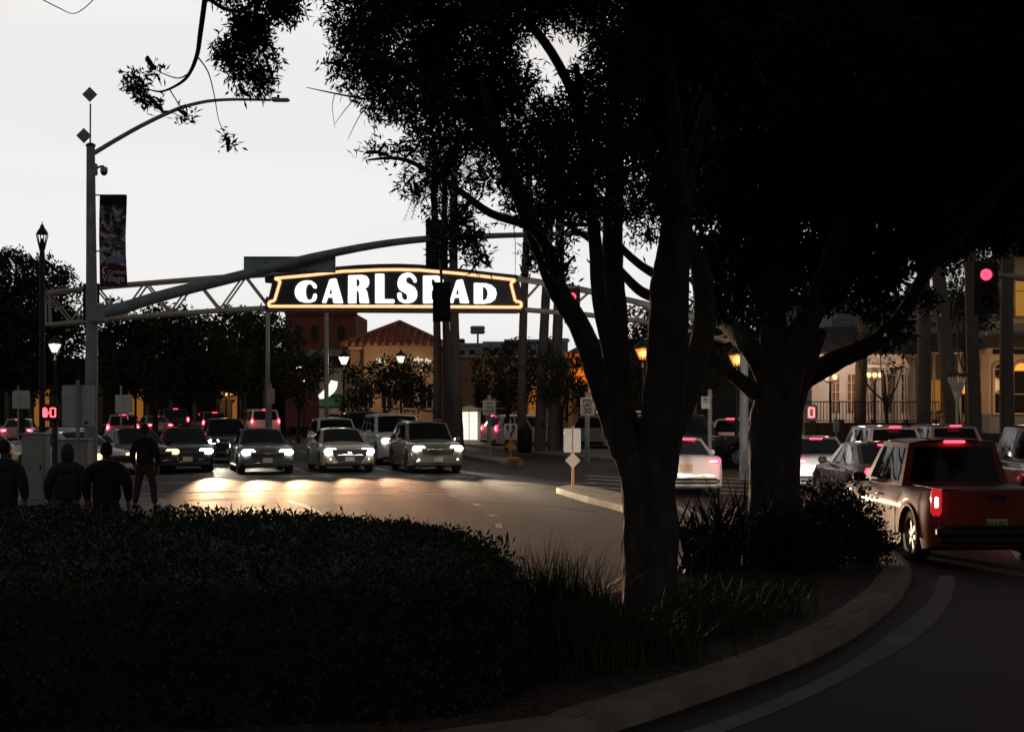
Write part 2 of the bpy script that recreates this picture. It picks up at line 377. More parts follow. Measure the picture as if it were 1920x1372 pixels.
# tar seams and patches in the asphalt
tar = mat('tar_seam', (0.008, 0.007, 0.007), rough=0.98, var=0.3, spec=0.02); patch_m = mat('asphalt_patch', (0.022, 0.019, 0.018), rough=0.85, spec=.1, var=0.4, scale=2, bump=0.5, bscale=50)
def seam(path, w, m_, name):
    P = smooth_path([gp(x, y, 0.002) for x, y in path], 6, 0.05, len(path) + int(path[0][0])); P = [Vector((p.x, p.y, .002)) for p in P]; a = inset(P, w / 2); b = inset(P, -w / 2); n = len(P)
    mb = MB(); mb.add([tuple(p) for p in a + b], [(i, i + 1, n + i + 1, n + i) for i in range(n - 1)]); tag(mb.build(name, m_), kind='structure')
seam([(300, 925), (430, 921), (560, 918), (700, 915), (900, 917)], .5, patch_m, 'asphalt_patch')
seam([(560, 950), (700, 944), (850, 940), (1000, 946), (1120, 960)], .10, tar, 'tar_seam'); seam([(330, 938), (470, 934), (640, 930), (840, 922)], .12, tar, 'tar_seam')

# dry leaves blown along the kerb
rr_ = random.Random(17); cent = []
for _ in range(420):
    i = rr_.randrange(len(ring)); d = rr_.choice((rr_.gauss(.25, .2), rr_.gauss(-.22, .18))); p_ = ring[i] + Vector((-(ring[min(i + 1, len(ring) - 1)] - ring[i - 1]).y, (ring[min(i + 1, len(ring) - 1)] - ring[i - 1]).x, 0)).normalized() * d
    if 0 < i < len(ring) - 1: cent.append((p_.x + rr_.uniform(-.2, .2), p_.y + rr_.uniform(-.2, .2), .156 if d > .04 else .008))
v, f = leaves(cent, 1, 0.07, 0.014, 0.004, seed=77); zb_ = np.repeat(np.asarray(cent)[:, 2], 4); v[:, 2] = zb_ + np.abs(v[:, 2] - zb_) * .2
tag(fresh('fallen_leaves', v, f, mat('dry_leaf', (0.13, 0.085, 0.05), rough=.9, var=.6, scale=9)), 'dry fallen leaves scattered along the concrete kerb', 'leaves', kind='stuff')
# mulch chips scattered on the bed near the kerb
def in_poly(x, y, P):
    c = False; j = len(P) - 1
    for i in range(len(P)):
        if (P[i].y > y) != (P[j].y > y) and x < (P[j].x - P[i].x) * (y - P[i].y) / (P[j].y - P[i].y) + P[i].x: c = not c
        j = i
    return c
bedP = inset(ring, 0.45)
cent = []
r = random.Random(3)
while len(cent) < 9000:
    x, y = r.uniform(-1.5, 6), r.uniform(11, 28)
    if in_poly(x, y, bedP): cent.append((x, y, 0.13))
v, f = leaves(cent, 1, 0.055, 0.012, 0.008, seed=5)
v[:, 2] = 0.125 + np.abs(v[:, 2] - 0.13) * 0.35
tag(fresh('mulch_chips', v, f, mat('bark_chip', (0.12, 0.075, 0.05), rough=0.9, var=0.7, scale=20)), 'brown bark mulch chips scattered over the planting bed', 'mulch', kind='stuff')

# ------------------------------------------------------------------ foreground planting
def blades(spots, per, h, w, seed, lean=0.35, spread=0.14):
    rr = np.random.default_rng(seed); V = []; Fc = []; k = 0
    c = np.repeat(np.asarray(spots, float), per, axis=0); n = len(c)
    base = c + np.c_[rr.normal(0, spread, n), rr.normal(0, spread, n), np.zeros(n)]
    a = rr.uniform(0, 2 * np.pi, n); L = h * rr.uniform(0.55, 1.15, n); ln = lean * rr.uniform(0.2, 1.3, n)
    d = np.c_[np.cos(a), np.sin(a), np.zeros(n)]; s = np.c_[-np.sin(a), np.cos(a), np.zeros(n)]
    ww = w * rr.uniform(0.6, 1.3, n)
    def ringp(t, wf):
        p = base + d * (L * ln * t ** 2)[:, None]; p[:, 2] += L * (t - 0.25 * ln * t * t); return p - s * (ww * wf)[:, None], p + s * (ww * wf)[:, None]
    rows = [ringp(np.full(n, t), wf) for t, wf in ((0, 1), (0.5, 0.85), (1.0, 0.08))]
    V = np.stack([q for r_ in rows for q in r_], 1).reshape(-1, 3)
    i0 = np.arange(n) * 6; Fc = np.concatenate([np.c_[i0, i0 + 1, i0 + 3, i0 + 2], np.c_[i0 + 2, i0 + 3, i0 + 5, i0 + 4]])
    return V, Fc
def grass_clump(c, h, n, label, seed, name='ornamental_grass', m=grass_m, w=0.006, lean=0.6, spread=0.13):
    v, f = blades([(0, 0, 0)], n, h, w, seed, lean, spread); o = fresh(name, v, f, m); o.location = c
    return tag(o, label, 'grass clump', 'ornamental grass clumps in the bed')
gl = [((1010, 1195), 0.95, 'tall arching green grass clump at the right end of the dark hedge'), ((1075, 1190), 0.8, 'green grass clump between the hedge and the forked tree trunk'),
      ((1120, 1230), 0.6, 'low grass clump just left of the forked tree trunk base'), ((1050, 1260), 0.6, 'low grass clump at the mulch edge beside the hedge corner'),
      ((1200, 1235), 0.45, 'short grass tuft in front of the forked tree trunk'), ((1290, 1190), 0.45, 'short grass tuft right of the forked tree trunk base'),
      ((1350, 1170), 0.4, 'short grass tuft midway between trunk and concrete kerb'), ((1420, 1150), 0.4, 'short grass tuft in front of the second tree trunk')]
for i, ((x, y), h, lb) in enumerate(gl):
    grass_clump(gp(x, y, 0.12), h, 520, lb, 40 + i, spread=0.20 if h > .7 else 0.28, w=0.006)
# low lawn patches
cent = []
lawnP = inset(ring, 1.0)
while len(cent) < 4200:
    x, y = r.uniform(-0.3, 5.2), r.uniform(13.2, 25)
    if in_poly(x, y, lawnP) and (math.sin(x * 2.1 + y) + math.sin(y * 1.7 - x * .6) + r.uniform(-.9, .9)) > 0.1: cent.append((x, y, 0.12))
v, f = blades(cent, 5, 0.13, 0.004, 9, 0.8, 0.06)
tag(fresh('ground_cover', v, f, grass_m), 'short dark grass growing through the mulch around the trees', 'grass', kind='stuff')

# clipped hedge
def hedge_shape(u, w):   # superellipse plan
    return None
def hedge(name, outline, h, nleaf, label):
    t = thing(name, label, 'hedge', (0, 0, 0))
    P = smooth_path([Vector((x, y, 0)) for x, y in outline + [outline[0]]], 5)[:-1]; n = len(P); c = sum(P, Vector()) / n
    mb = MB(); prof = ((0.05, 0.10), (0.06, h * .45), (0.14, h * 0.66), (0.30, h * 0.84), (0.62, h * .95), (1.5, h - 0.07))
    rows = []
    for d, z in prof:
        rows.append([p + (c - p).normalized() * (d + 0.05) for p in P]); mb.v += [(q.x, q.y, z) for q in rows[-1]]
    for q in range(len(prof) - 1):
        for i in range(n): j = (i + 1) % n; mb.f.append((q * n + i, q * n + j, (q + 1) * n + j, (q + 1) * n + i))
    mb.f.append(tuple(range((len(prof) - 1) * n, len(prof) * n)))
    mb.build('twig_core', hedge_core, t, smooth=50)
    # surface points for leaves
    rr = random.Random(21); cs = []
    while len(cs) < nleaf:
        if rr.random() < 0.42:
            i = rr.randrange(n); j = (i + 1) % n; p = P[i].lerp(P[j], rr.random()); z = rr.uniform(0.1, h); dd = 0.0 if z < h * .45 else ((z - h * .45) / (h * .55)) ** 2.2 * 0.5; dd += .07 * math.sin(p.x * 2.7 + z * 3) * math.sin(p.y * 2.1 + z * 2)
            p = p + (c - p).normalized() * (dd + rr.uniform(-0.05, 0.05)); cs.append((p.x, p.y, z))
        else:
            x, y = rr.uniform(min(p.x for p in P), max(p.x for p in P)), rr.uniform(min(p.y for p in P), max(p.y for p in P))
            if in_poly(x, y, P):
                edge = min((Vector((x, y, 0)) - p).length for p in P[::3]); z = h - 0.34 * max(0, 1 - edge / 0.75) ** 2
                cs.append((x, y, z + rr.uniform(-0.06, 0.04) + 0.05 * math.sin(x * 3.1) * math.sin(y * 2.3) + 0.035 * math.sin(x * 7.3 + y) * math.sin(y * 6.1 - x)))
    v, f = leaves(cs, 4, 0.05, 0.013, 0.022, droop=-0.5, seed=8)
    tag(fresh('foliage', v, f, hedge_m, t), kind='stuff')
    v, f = leaves([cs[i] for i in rng.sample(range(len(cs)), 1100)], 4, 0.11, 0.013, 0.05, droop=-1.6, seed=14)
    tag(fresh('new_shoots', v, f, hedge_m, t), kind='stuff')
hedge('clipped_hedge', [(-9, 11.9), (-5, 11.8), (-2.2, 11.9), (-0.5, 12.4), (0.02, 13.4), (0.05, 14.8), (-0.05, 16.4), (-0.5, 17.9), (-1.6, 19.2), (-3.2, 20.0), (-5.5, 20.2), (-9, 20.3)], 1.1, 26000,
      'large dark clipped hedge filling the lower left foreground')

# spiky plants and shrub between the two trunks
def spiky(c, n, h, w, label, seed, rad=0.14, lean=0.8):
    v, f = blades([(0, 0, 0)], n, h, w, seed, lean, rad)
    o = fresh('strappy_plant', v, f, leaf_m); o.location = c
    tag(o, label, 'plant', 'strap leaved plants around the second trunk')
spiky(gp(1330, 1062, 0.12), 130, 1.15, 0.028, 'spiky strap leaved plant with long pointed leaves right of forked trunk', 61, 0.22)
spiky(gp(1385, 1050, 0.12), 120, 1.2, 0.026, 'spiky strap leaved plant against the left side of second trunk', 62, 0.2)
spiky(gp(1300, 1075, 0.12), 60, 0.8, 0.022, 'smaller spiky plant touching the right side of forked trunk', 63, 0.16)
def bush(c, rx, ry, rz, n, label, seed, m=leaf_m, ln=0.07, name='low_shrub', grp='low shrubs by the kerb'):
    t = thing(name, label, 'shrub', c, 0, grp)
    bl = [((rng.uniform(-.5, .5) * rx, rng.uniform(-.5, .5) * ry, rz * rng.uniform(.5, 1.0)), (rx * .62, ry * .62, rz * .62)) for _ in range(7)]
    pts = in_blobs(bl, n / (7 * rx * ry * rz * .24), seed); pts[:, 2] = np.abs(pts[:, 2])
    v, f = leaves(pts, 6, ln, ln * .22, 0.03, droop=-0.3, seed=seed); tag(fresh('foliage', v, f, m, t), kind='stuff')
    mb = MB()
    for k in range(7): mb.tube([(0, 0, 0), (rng.uniform(-.3, .3) * rx, rng.uniform(-.3, .3) * ry, rz * .5), (rng.uniform(-.7, .7) * rx, rng.uniform(-.7, .7) * ry, rz * 1.1)], [0.015, 0.01, 0.004], 5)
    mb.build('stems', bark_m, t)
bush(gp(1560, 1062, 0.12), 0.75, 0.6, 0.75, 1500, 'dark twiggy shrub right of the second trunk beside the pickup', 71)
bush(gp(1480, 1075, 0.12), 0.6, 0.5, 0.6, 1000, 'dark low shrub at the foot of the second trunk', 72)
bush(gp(1635, 1060, 0.12), 0.3, 0.4, 0.42, 500, 'small shrub at the kerb in front of pickup wheel', 73)

# ------------------------------------------------------------------ foreground trees
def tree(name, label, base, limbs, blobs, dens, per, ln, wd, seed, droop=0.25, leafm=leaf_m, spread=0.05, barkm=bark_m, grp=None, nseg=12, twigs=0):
    base = Vector(base); t = thing(name, label, 'tree', base, 0, grp)
    mb = MB()
    for k, (pts, rad) in enumerate(limbs):
        big = rad[0] > .11 and nseg >= 12; path = smooth_path([Vector(p) - base for p in pts], 16 if big else 5, 0.05 * min(min(rad), .02), seed + k)
        ns = 36 if big else nseg; v0 = len(mb.v); rl = lerp_list(rad, len(path)); mb.tube(path, rl, ns)
        if big:
            from mathutils import noise
            for i in range(len(path)):
                z_ = path[i].z; fl = (1 + .16 * max(0, 1 - z_ / .4) ** 2) if k == 0 else 1
                for j in range(ns):
                    q_ = Vector(mb.v[v0 + i * ns + j]); d = q_ - path[i]; a_ = 2 * math.pi * j / ns
                    nn = noise.noise(Vector((q_.x * 9, q_.y * 9, q_.z * 1.3))) * .10 + noise.noise(Vector((q_.x * 26, q_.y * 26, q_.z * 5))) * .07 + noise.noise(Vector((q_.x * 3, q_.y * 3, q_.z * 1.6))) * .10
                    rf = (1 + .09 * math.sin(a_ * 5 + seed) * max(0, 1 - z_ / .5) ** 2) if k == 0 else 1
                    mb.v[v0 + i * ns + j] = tuple(path[i] + d * fl * rf * (1 + nn))
    mb.build('trunk', barkm, t, smooth=75)
    bl = [(Vector(c) - base, rd) for c, rd in blobs]
    pts = in_blobs(bl, dens, seed)
    if twigs:
        tb = MB(); rr = random.Random(seed)
        for _ in range(twigs):
            c, rd = rr.choice(bl); u = Vector((rr.gauss(0, 1), rr.gauss(0, 1), rr.gauss(0, 1))).normalized()
            e = c + Vector((u.x * rd[0], u.y * rd[1], u.z * rd[2])) * rr.uniform(.8, 1.12); m_ = c.lerp(e, .5) + Vector((rr.uniform(-.1, .1), 0, rr.uniform(-.1, .1)))
            tb.tube([c, m_, e], [0.02, 0.012, 0.004], 5, False)
        tag(tb.build('twigs', barkm, t), kind='stuff')
    v, f = leaves(pts, per, ln, wd, spread, droop, seed + 1); tag(fresh('crown', v, f, leafm, t), kind='stuff')
    return t
def pb(lst, Dr, seed, depth=0.8):      # pixel blobs -> ellipsoids at plausible depths inside the crown
    rr = random.Random(seed); out = []
    for x, y, rx, ry in lst:
        D = rr.uniform(*Dr); s = D / F; out.append((at(x, y, D), (rx * s, depth * max(rx, ry) * s * 1.3 + .2, ry * s)))
    return out
TD = 19.6
tA = gp(1222, 1145, 0.12)
def q(x, y, D=TD): return at(x, y, D - 1.04)
limbsA = [
    ([tA + Vector((0, 0, -.1)), q(1220, 1080), q(1218, 980), q(1214, 900), q(1212, 850)], [.31, .30, .30, .29, .24]),
    ([q(1205, 920), q(1165, 830), q(1140, 770), q(1122, 719, 19.4), q(1103, 650, 19.2), q(1080, 600, 19.1), q(1050, 551, 19.0), q(1020, 480, 18.8), q(985, 390, 18.6), q(940, 280, 18.4), q(905, 150, 18.2)], [.17, .14, .12, .115, .115, .11, .108, .10, .095, .08, .04]),
    ([q(1195, 890), q(1160, 770), q(1140, 650), q(1122, 551), q(1115, 450), q(1100, 300), q(1080, 120)], [.15, .10, .08, .075, .07, .055, .03]),
    ([q(1210, 880), q(1172, 780, 19.9), q(1163, 719, 20), q(1152, 551, 20.1), q(1148, 450, 20.3), q(1155, 300, 20.5), q(1150, 60, 20.6)], [.17, .14, .13, .12, .115, .09, .05]),
    ([q(1225, 920), q(1242, 780), q(1252, 660), q(1256, 551), q(1266, 450), q(1264, 300), q(1250, 80)], [.24, .23, .225, .22, .18, .12, .06]),
    ([q(1262, 800, 19.8), q(1302, 690, 20), q(1320, 600, 20.2), q(1312, 500, 20.4), q(1280, 400, 20.6), q(1330, 180, 20.8)], [.16, .135, .125, .11, .09, .05]),
    ([q(1235, 560, 20.5), q(1200, 545, 20.6), q(1165, 510, 20.8), q(1120, 460, 21), q(1060, 420, 21.2)], [.07, .06, .05, .04, .02]),
    ([q(1240, 520, 20.5), q(1205, 500, 20.8), q(1170, 470, 21), q(1145, 440, 21.2)], [.06, .05, .045, .03]),
    ([q(1040, 500, 18.8), q(1000, 430, 18), q(920, 400, 17.6), q(850, 350, 17.2), q(760, 300, 17), q(690, 300, 17)], [.06, .05, .04, .03, .02, .008]),
    ([q(720, 190, 17), q(668, 183, 17), q(620, 174, 17), q(574, 164, 17)], [.014, .01, .007, .003]),
    ([q(668, 183, 17), q(648, 205, 17), q(628, 232, 17)], [.005, .004, .002]), ([q(628, 176, 17), q(623, 200, 17), q(628, 240, 17)], [.004, .003, .002]), ([q(688, 195, 17), q(670, 225, 17), q(652, 262, 17)], [.005, .004, .002]),
    ([q(700, 205, 17), q(702, 240, 17), q(704, 285, 17)], [.004, .003, .002]), ([q(910, 320, 17.5), q(905, 360, 17.5), q(890, 385, 17.5)], [.01, .008, .003]), ([q(880, 330, 17.5), q(882, 370, 17.5), q(868, 385, 17.5)], [.009, .007, .003]), ([q(930, 340, 17.5), q(950, 380, 17.5), q(965, 440, 17.5), q(966, 520, 17.5)], [.008, .006, .004, .002]),
    ([q(940, 280, 18.4), q(860, 200, 17.5), q(760, 130, 17), q(660, 90, 16.5)], [.08, .06, .04, .02]),
    ([q(1106, 340, 19.6), q(1085, 210, 19.3), q(1035, 100, 18.8), q(960, 10, 18.2), q(880, -60, 17.5), q(700, -120, 16), q(520, -60, 15), q(470, 60, 14.5)], [.055, .055, .05, .045, .04, .035, .025, .01]),
]
crownA = [(760, 80, 105, 105), (660, 50, 55, 60), (640, 120, 32, 38), (880, 110, 110, 120), (690, 140, 48, 45), (720, 190, 48, 42), (790, 200, 70, 60), (840, 260, 60, 55), (930, 230, 70, 90),
          (775, 280, 34, 18), (710, 285, 34, 14), (780, 345, 34, 26), (830, 320, 40, 50), (812, 385, 24, 26), (860, 420, 34, 34), (880, 450, 34, 30), (905, 480, 28, 24), (835, 455, 30, 26), (945, 345, 22, 24), (960, 310, 30, 40), (1000, 320, 55, 60),
          (960, 20, 90, 60), (1090, 20, 70, 50), (1150, 120, 55, 110), (1040, 240, 50, 60), (1100, 300, 70, 80), (1180, 320, 60, 70), (1010, 400, 34, 40), (1040, 470, 30, 30), (1060, 500, 24, 22), (1200, 200, 60, 120), (1000, 480, 20, 34), (1075, 420, 26, 24), (1210, 440, 30, 20), (1120, 400, 40, 26),
          (1095, 190, 48, 66), (1060, 335, 60, 54), (1130, 255, 50, 70), (1175, 395, 46, 26), (1000, 235, 50, 50), (962, 395, 24, 26), (1195, 100, 60, 80), (1240, 380, 50, 50), (1040, 390, 50, 26), (1100, 380, 50, 26), (985, 150, 34, 40), (900, 330, 40, 26), (870, 390, 26, 24),
          (600, -60, 60, 60), (760, -60, 150, 100), (1000, -90, 180, 120), (1200, -60, 150, 120), (900, -260, 260, 160), (1150, -300, 260, 170), (1050, -520, 280, 140)]
tree('street_tree', 'forked multi stemmed tree with rough bark standing in the median bed', tA, limbsA, pb(crownA, (15.8, 19.5), 5), 2200, 11, 0.095, 0.011, 101, 0.35, twigs=240)
tB = gp(1452, 1065, 0.12); TB = tB.y
def q2(x, y, D=TB): return at(x, y, D)
limbsB = [
    ([tB + Vector((0, 0, -.1)), q2(1450, 980), q2(1450, 880), q2(1450, 800), q2(1460, 720)], [.42, .37, .34, .32, .30]),
    ([q2(1455, 760), q2(1430, 690), q2(1395, 640), q2(1350, 590, 25.5), q2(1300, 520, 26)], [.2, .16, .14, .12, .08]),
    ([q2(1420, 740), q2(1385, 710), q2(1340, 680), q2(1300, 640)], [.12, .10, .07, .04]),
    ([q2(1465, 760), q2(1490, 650), q2(1520, 590), q2(1560, 480), q2(1600, 330)], [.24, .20, .17, .13, .08]),
    ([q2(1470, 800), q2(1500, 720, 24.5), q2(1560, 680, 24), q2(1640, 640, 23.5), q2(1695, 585, 23), q2(1740, 500, 22.5), q2(1790, 380, 22)], [.2, .17, .15, .12, .10, .08, .05]),
    ([q2(1440, 250, 24), Vector((4.4, 19, 8)), Vector((5.5, 15, 8.2)), Vector((6.5, 11, 8.0))], [.12, .10, .07, .03]),
    ([q2(1740, 500, 22.5), Vector((7.5, 19, 6.8)), Vector((9, 15, 8)), Vector((9.6, 12, 8.2))], [.08, .07, .05, .03]),
    ([q2(1455, 760), q2(1450, 620), q2(1440, 480), q2(1450, 250), q2(1470, 50)], [.2, .18, .16, .12, .06]),
    ([q2(1462, 990), q2(1474, 880), q2(1482, 800), q2(1496, 740, TB + .2), q2(1540, 620, TB + .6)], [.24, .19, .16, .13, .08]),
]
crownB = [(1300, 150, 110, 150), (1290, 330, 80, 90), (1420, 120, 140, 140), (1420, 330, 130, 130), (1580, 120, 150, 150), (1580, 330, 140, 130), (1760, 120, 160, 150), (1760, 320, 150, 130), (1920, 150, 150, 160), (1920, 350, 120, 110),
          (1400, 480, 90, 70), (1520, 490, 90, 70), (1640, 480, 90, 70), (1760, 440, 90, 50), (1880, 430, 70, 50), (1350, 560, 45, 40), (1450, 560, 55, 40), (1560, 545, 50, 40), (1640, 560, 50, 36), (1690, 610, 28, 24), (1670, 640, 28, 16), (1720, 560, 34, 30),
          (1400, 620, 34, 26), (1330, 470, 40, 50), (1250, 60, 90, 110),
          (1350, -100, 200, 150), (1650, -100, 220, 150), (1950, -60, 220, 180), (1500, -330, 300, 180), (1850, -330, 300, 180), (2150, 150, 220, 220), (2150, -150, 260, 200), (2150, 400, 160, 110)]
over = [(Vector((x, y, z)), (1.5, 1.6, .9)) for x, y, z in ((2.5, 13, 7.4), (4.6, 14.5, 7.6), (6.6, 16, 7.8), (8.6, 18, 8.2), (3.5, 10.5, 7.2), (6, 12.5, 7.6), (8.2, 14.5, 8), (10.3, 17, 8.2), (5, 9, 7.2), (7.4, 10.5, 7.6), (9.6, 12.5, 8), (11, 20, 8), (9.6, 22, 8.4), (12.2, 15, 7.6), (12, 24, 7.6))]  # unseen canopy added above the frame to shade the foreground
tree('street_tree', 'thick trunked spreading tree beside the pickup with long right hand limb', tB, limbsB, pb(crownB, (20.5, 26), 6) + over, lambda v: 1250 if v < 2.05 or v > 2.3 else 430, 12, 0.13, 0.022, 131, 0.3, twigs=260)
# overhanging branches of a tree standing left of the camera (its trunk is out of frame)
tC = Vector((-6.5, 9.5, 0.12))
def q3(x, y, D=13.0): return at(x, y, D)
limbsC = [
    ([tC, tC + Vector((0.1, .2, 3)), tC + Vector((.6, .4, 5.6)), tC + Vector((2.4, .6, 6.9)), q3(430, -260, 10.8), q3(390, -60, 12.2), q3(384, 0), q3(376, 60), q3(369, 105), q3(352, 143), q3(328, 162), q3(300, 172), q3(272, 166)], [.3, .24, .16, .11, .07, .03, .022, .020, .017, .013, .010, .008, .004]),
    ([q3(395, 0), q3(415, 14), q3(440, 21), q3(460, 15), q3(475, 5)], [.016, .015, .014, .013, .006]),
    ([q3(400, -60, 12.5), q3(470, -30), q3(480, 30), q3(470, 100), q3(480, 160)], [.02, .016, .012, .009, .004]),
    ([q3(369, 105), q3(390, 135), q3(402, 180), q3(410, 225), q3(424, 256)], [.006, .005, .004, .003, .003]),
    ([q3(354, 138), q3(335, 147), q3(310, 140), q3(290, 130)], [.006, .005, .004, .003]),
    ([q3(318, 168), q3(335, 195), q3(346, 208)], [.005, .004, .003]),
    ([q3(275, 168), q3(262, 190), q3(250, 198)], [.004, .003, .002]),
    ([q3(80, 0), q3(110, 15), q3(135, 26), q3(155, 18), q3(175, 0)], [.004, .004, .003, .004, .004]),
    ([q3(660, -60, 14), q3(560, 2, 13.5), q3(480, -10, 13)], [.02, .014, .01]),
]
crownC = [(480, 25, 60, 34), (455, 92, 44, 36), (497, 105, 30, 44), (425, 96, 22, 18), (488, 150, 20, 22), (450, 130, 24, 18), (535, 18, 34, 22), (470, 60, 36, 30), (253, 157, 20, 18), (285, 188, 17, 9), (288, 128, 9, 7), (348, 214, 9, 9), (428, 263, 10, 8), (455, 172, 9, 8),
          (440, -60, 110, 70), (300, -140, 160, 80), (560, -90, 120, 80), (150, -200, 200, 90), (420, -260, 260, 120)]
overC = [(Vector((x, y, z)), (1.5, 1.6, .9)) for x, y, z in ((-6.5, 9, 7.6), (-4.4, 8, 7.6), (-2.4, 9, 7.4), (-5.4, 11.5, 7.6), (-3.2, 12, 7.6), (-7.5, 12.5, 7.6), (-1, 11.5, 7.4), (-6.5, 6.5, 7.4), (-3.4, 6, 7.4), (-.8, 7.5, 7.2), (-8.8, 10, 7.4), (-5, 14.5, 8))]  # out-of-frame foliage added to shade the hedge and bed
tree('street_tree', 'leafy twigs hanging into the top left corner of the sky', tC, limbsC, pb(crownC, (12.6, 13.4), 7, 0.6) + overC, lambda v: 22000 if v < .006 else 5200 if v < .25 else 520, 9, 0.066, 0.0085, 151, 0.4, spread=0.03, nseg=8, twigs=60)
# bare hanging twigs at the crown's left edge
# ------------------------------------------------------------------ arch truss and lit town sign
AD = 70.0
def zq(zx, zy, D=AD): return at(480 + zx / 3.692, 480 + zy / 3.692, D)
truss = thing('arch_truss', 'cream painted steel lattice arch spanning the road behind the lit sign', 'arch', (0, AD, 0))
TO = Vector((0, AD, 0))
topc = [(82, 549), (200, 536), (300, 528), (400, 520), (490, 514), (620, 506), (740, 503), (860, 507), (975, 521), (1050, 533), (1110, 545), (1200, 566), (1300, 594), (1390, 622)]
botc = [(85, 609), (200, 598), (300, 589), (400, 582), (490, 577), (620, 573), (740, 572), (860, 574), (985, 580), (1100, 589), (1200, 601), (1300, 622), (1390, 645)]
def cpt(c, x):
    for (x0, y0), (x1, y1) in zip(c[:-1], c[1:]):
        if x0 <= x <= x1: return y0 + (y1 - y0) * (x - x0) / (x1 - x0)
    return c[0][1] if x < c[0][0] else c[-1][1]
for dy in (0.0, 0.75):
    o_ = Vector((0, dy, 0)) - TO
    for c in (topc, botc):
        MB().tube([at(x, y, AD) + o_ for x, y in c], 0.085, 8).build('chord', truss_m, truss, smooth=60)
    MB().tube([at(83, 549, AD) + o_, at(85, 609, AD) + o_], 0.075, 8).build('end_post', truss_m, truss, smooth=60)
    x = 85; up = True; nodes = []
    while x < 1400: nodes.append((x, cpt(topc, x) if up else cpt(botc, x))); x += 46.5; up = not up
    for (a, b) in zip(nodes[:-1], nodes[1:]):
        if 515 < a[0] < 960 : continue
        MB().tube([at(*a, AD) + o_, at(*b, AD) + o_], 0.045, 6).build('brace', truss_m, truss, smooth=60)
for x in (85, 270, 455, 1010, 1200, 1390):
    for c in (topc, botc):
        p = at(x, cpt(c, max(x, c[0][0])), AD) - TO; MB().tube([p, p + Vector((0, .75, 0))], 0.05, 6).build('cross_tie', truss_m, truss, smooth=60)
for x in (168, 1300):
    for dy in (0, .75):
        p = at(x, cpt(botc, x), AD) - TO + Vector((0, dy, 0)); MB().tube([(p.x, p.y, 0), p], 0.16, 10).build('support_post', steel_dark, truss, smooth=60)

sgn = thing('arch_sign', 'black arched sign reading CARLSBAD in white lit letters with orange neon border', 'sign', zq(960, 385))
SO = zq(960, 385)
plate = [(68, 150), (300, 122), (540, 84), (700, 70), (850, 64), (990, 62), (1130, 67), (1320, 84), (1500, 108), (1810, 140), (1812, 168), (1826, 230), (1862, 300), (1858, 384), (1800, 391), (950, 388), (70, 380), (72, 300), (95, 290), (118, 190), (70, 180)]
SD = AD - 0.35
vs2, fs2, _ = tri_poly(plate)
n = len(plate); mb = MB(); front = [zq(x, y, SD) - SO for x, y in plate]; back = [p + Vector((0, .30, 0)) for p in front]
mb.add(front + back, fs2 + [tuple(i + n for i in reversed(f)) for f in fs2] + [(i, (i + 1) % n, n + (i + 1) % n, n + i) for i in range(n)])
mb.build('panel', mat('sign_black_panel', (0.008, 0.010, 0.014), rough=0.35, var=0.2, scale=2), sgn)
edge = MB(); edge.tube([p + Vector((0, -.03, 0)) for p in front + [front[0]]], 0.05, 6); edge.build('border_trim', mat('sign_navy_trim', (0.012, 0.015, 0.028), rough=0.4, var=0.1), sgn)
neon = [(130, 155), (400, 130), (600, 106), (850, 95), (1000, 94), (1130, 97), (1400, 120), (1600, 143), (1795, 166), (1764, 190), (1795, 312), (1836, 320), (1836, 355), (950, 349), (88, 348), (90, 318), (128, 308), (168, 174), (130, 155)]
mb = MB(); NP = [zq(x, y, SD - .09) - SO for x, y in neon]
for a, b in zip(NP[:-1], NP[1:]): mb.tube([a, b], 0.066, 8)
mb.build('neon_border', mat('orange_neon', (0.9, 0.6, 0.3), var=0, emit=(1.0, 0.44, 0.15), es=1.1), sgn, smooth=60)
mb = MB()
for a, b in zip(NP[:-1], NP[1:]): mb.tube([a + Vector((0, -.05, 0)), b + Vector((0, -.05, 0))], 0.030, 6)
mb.build('neon_core', mat('peach_neon_core', (0.9, 0.8, 0.6), var=0, emit=(1.0, 0.74, 0.48), es=1.2), sgn, smooth=60)
A1o = [(512, 160), (545, 154), (556, 157), (602, 320), (598, 327), (540, 326), (534, 321), (529, 287), (496, 287), (487, 320), (480, 325), (461, 325), (457, 319), (507, 166)]
A1h = [(504, 262), (526, 262), (520, 212)]
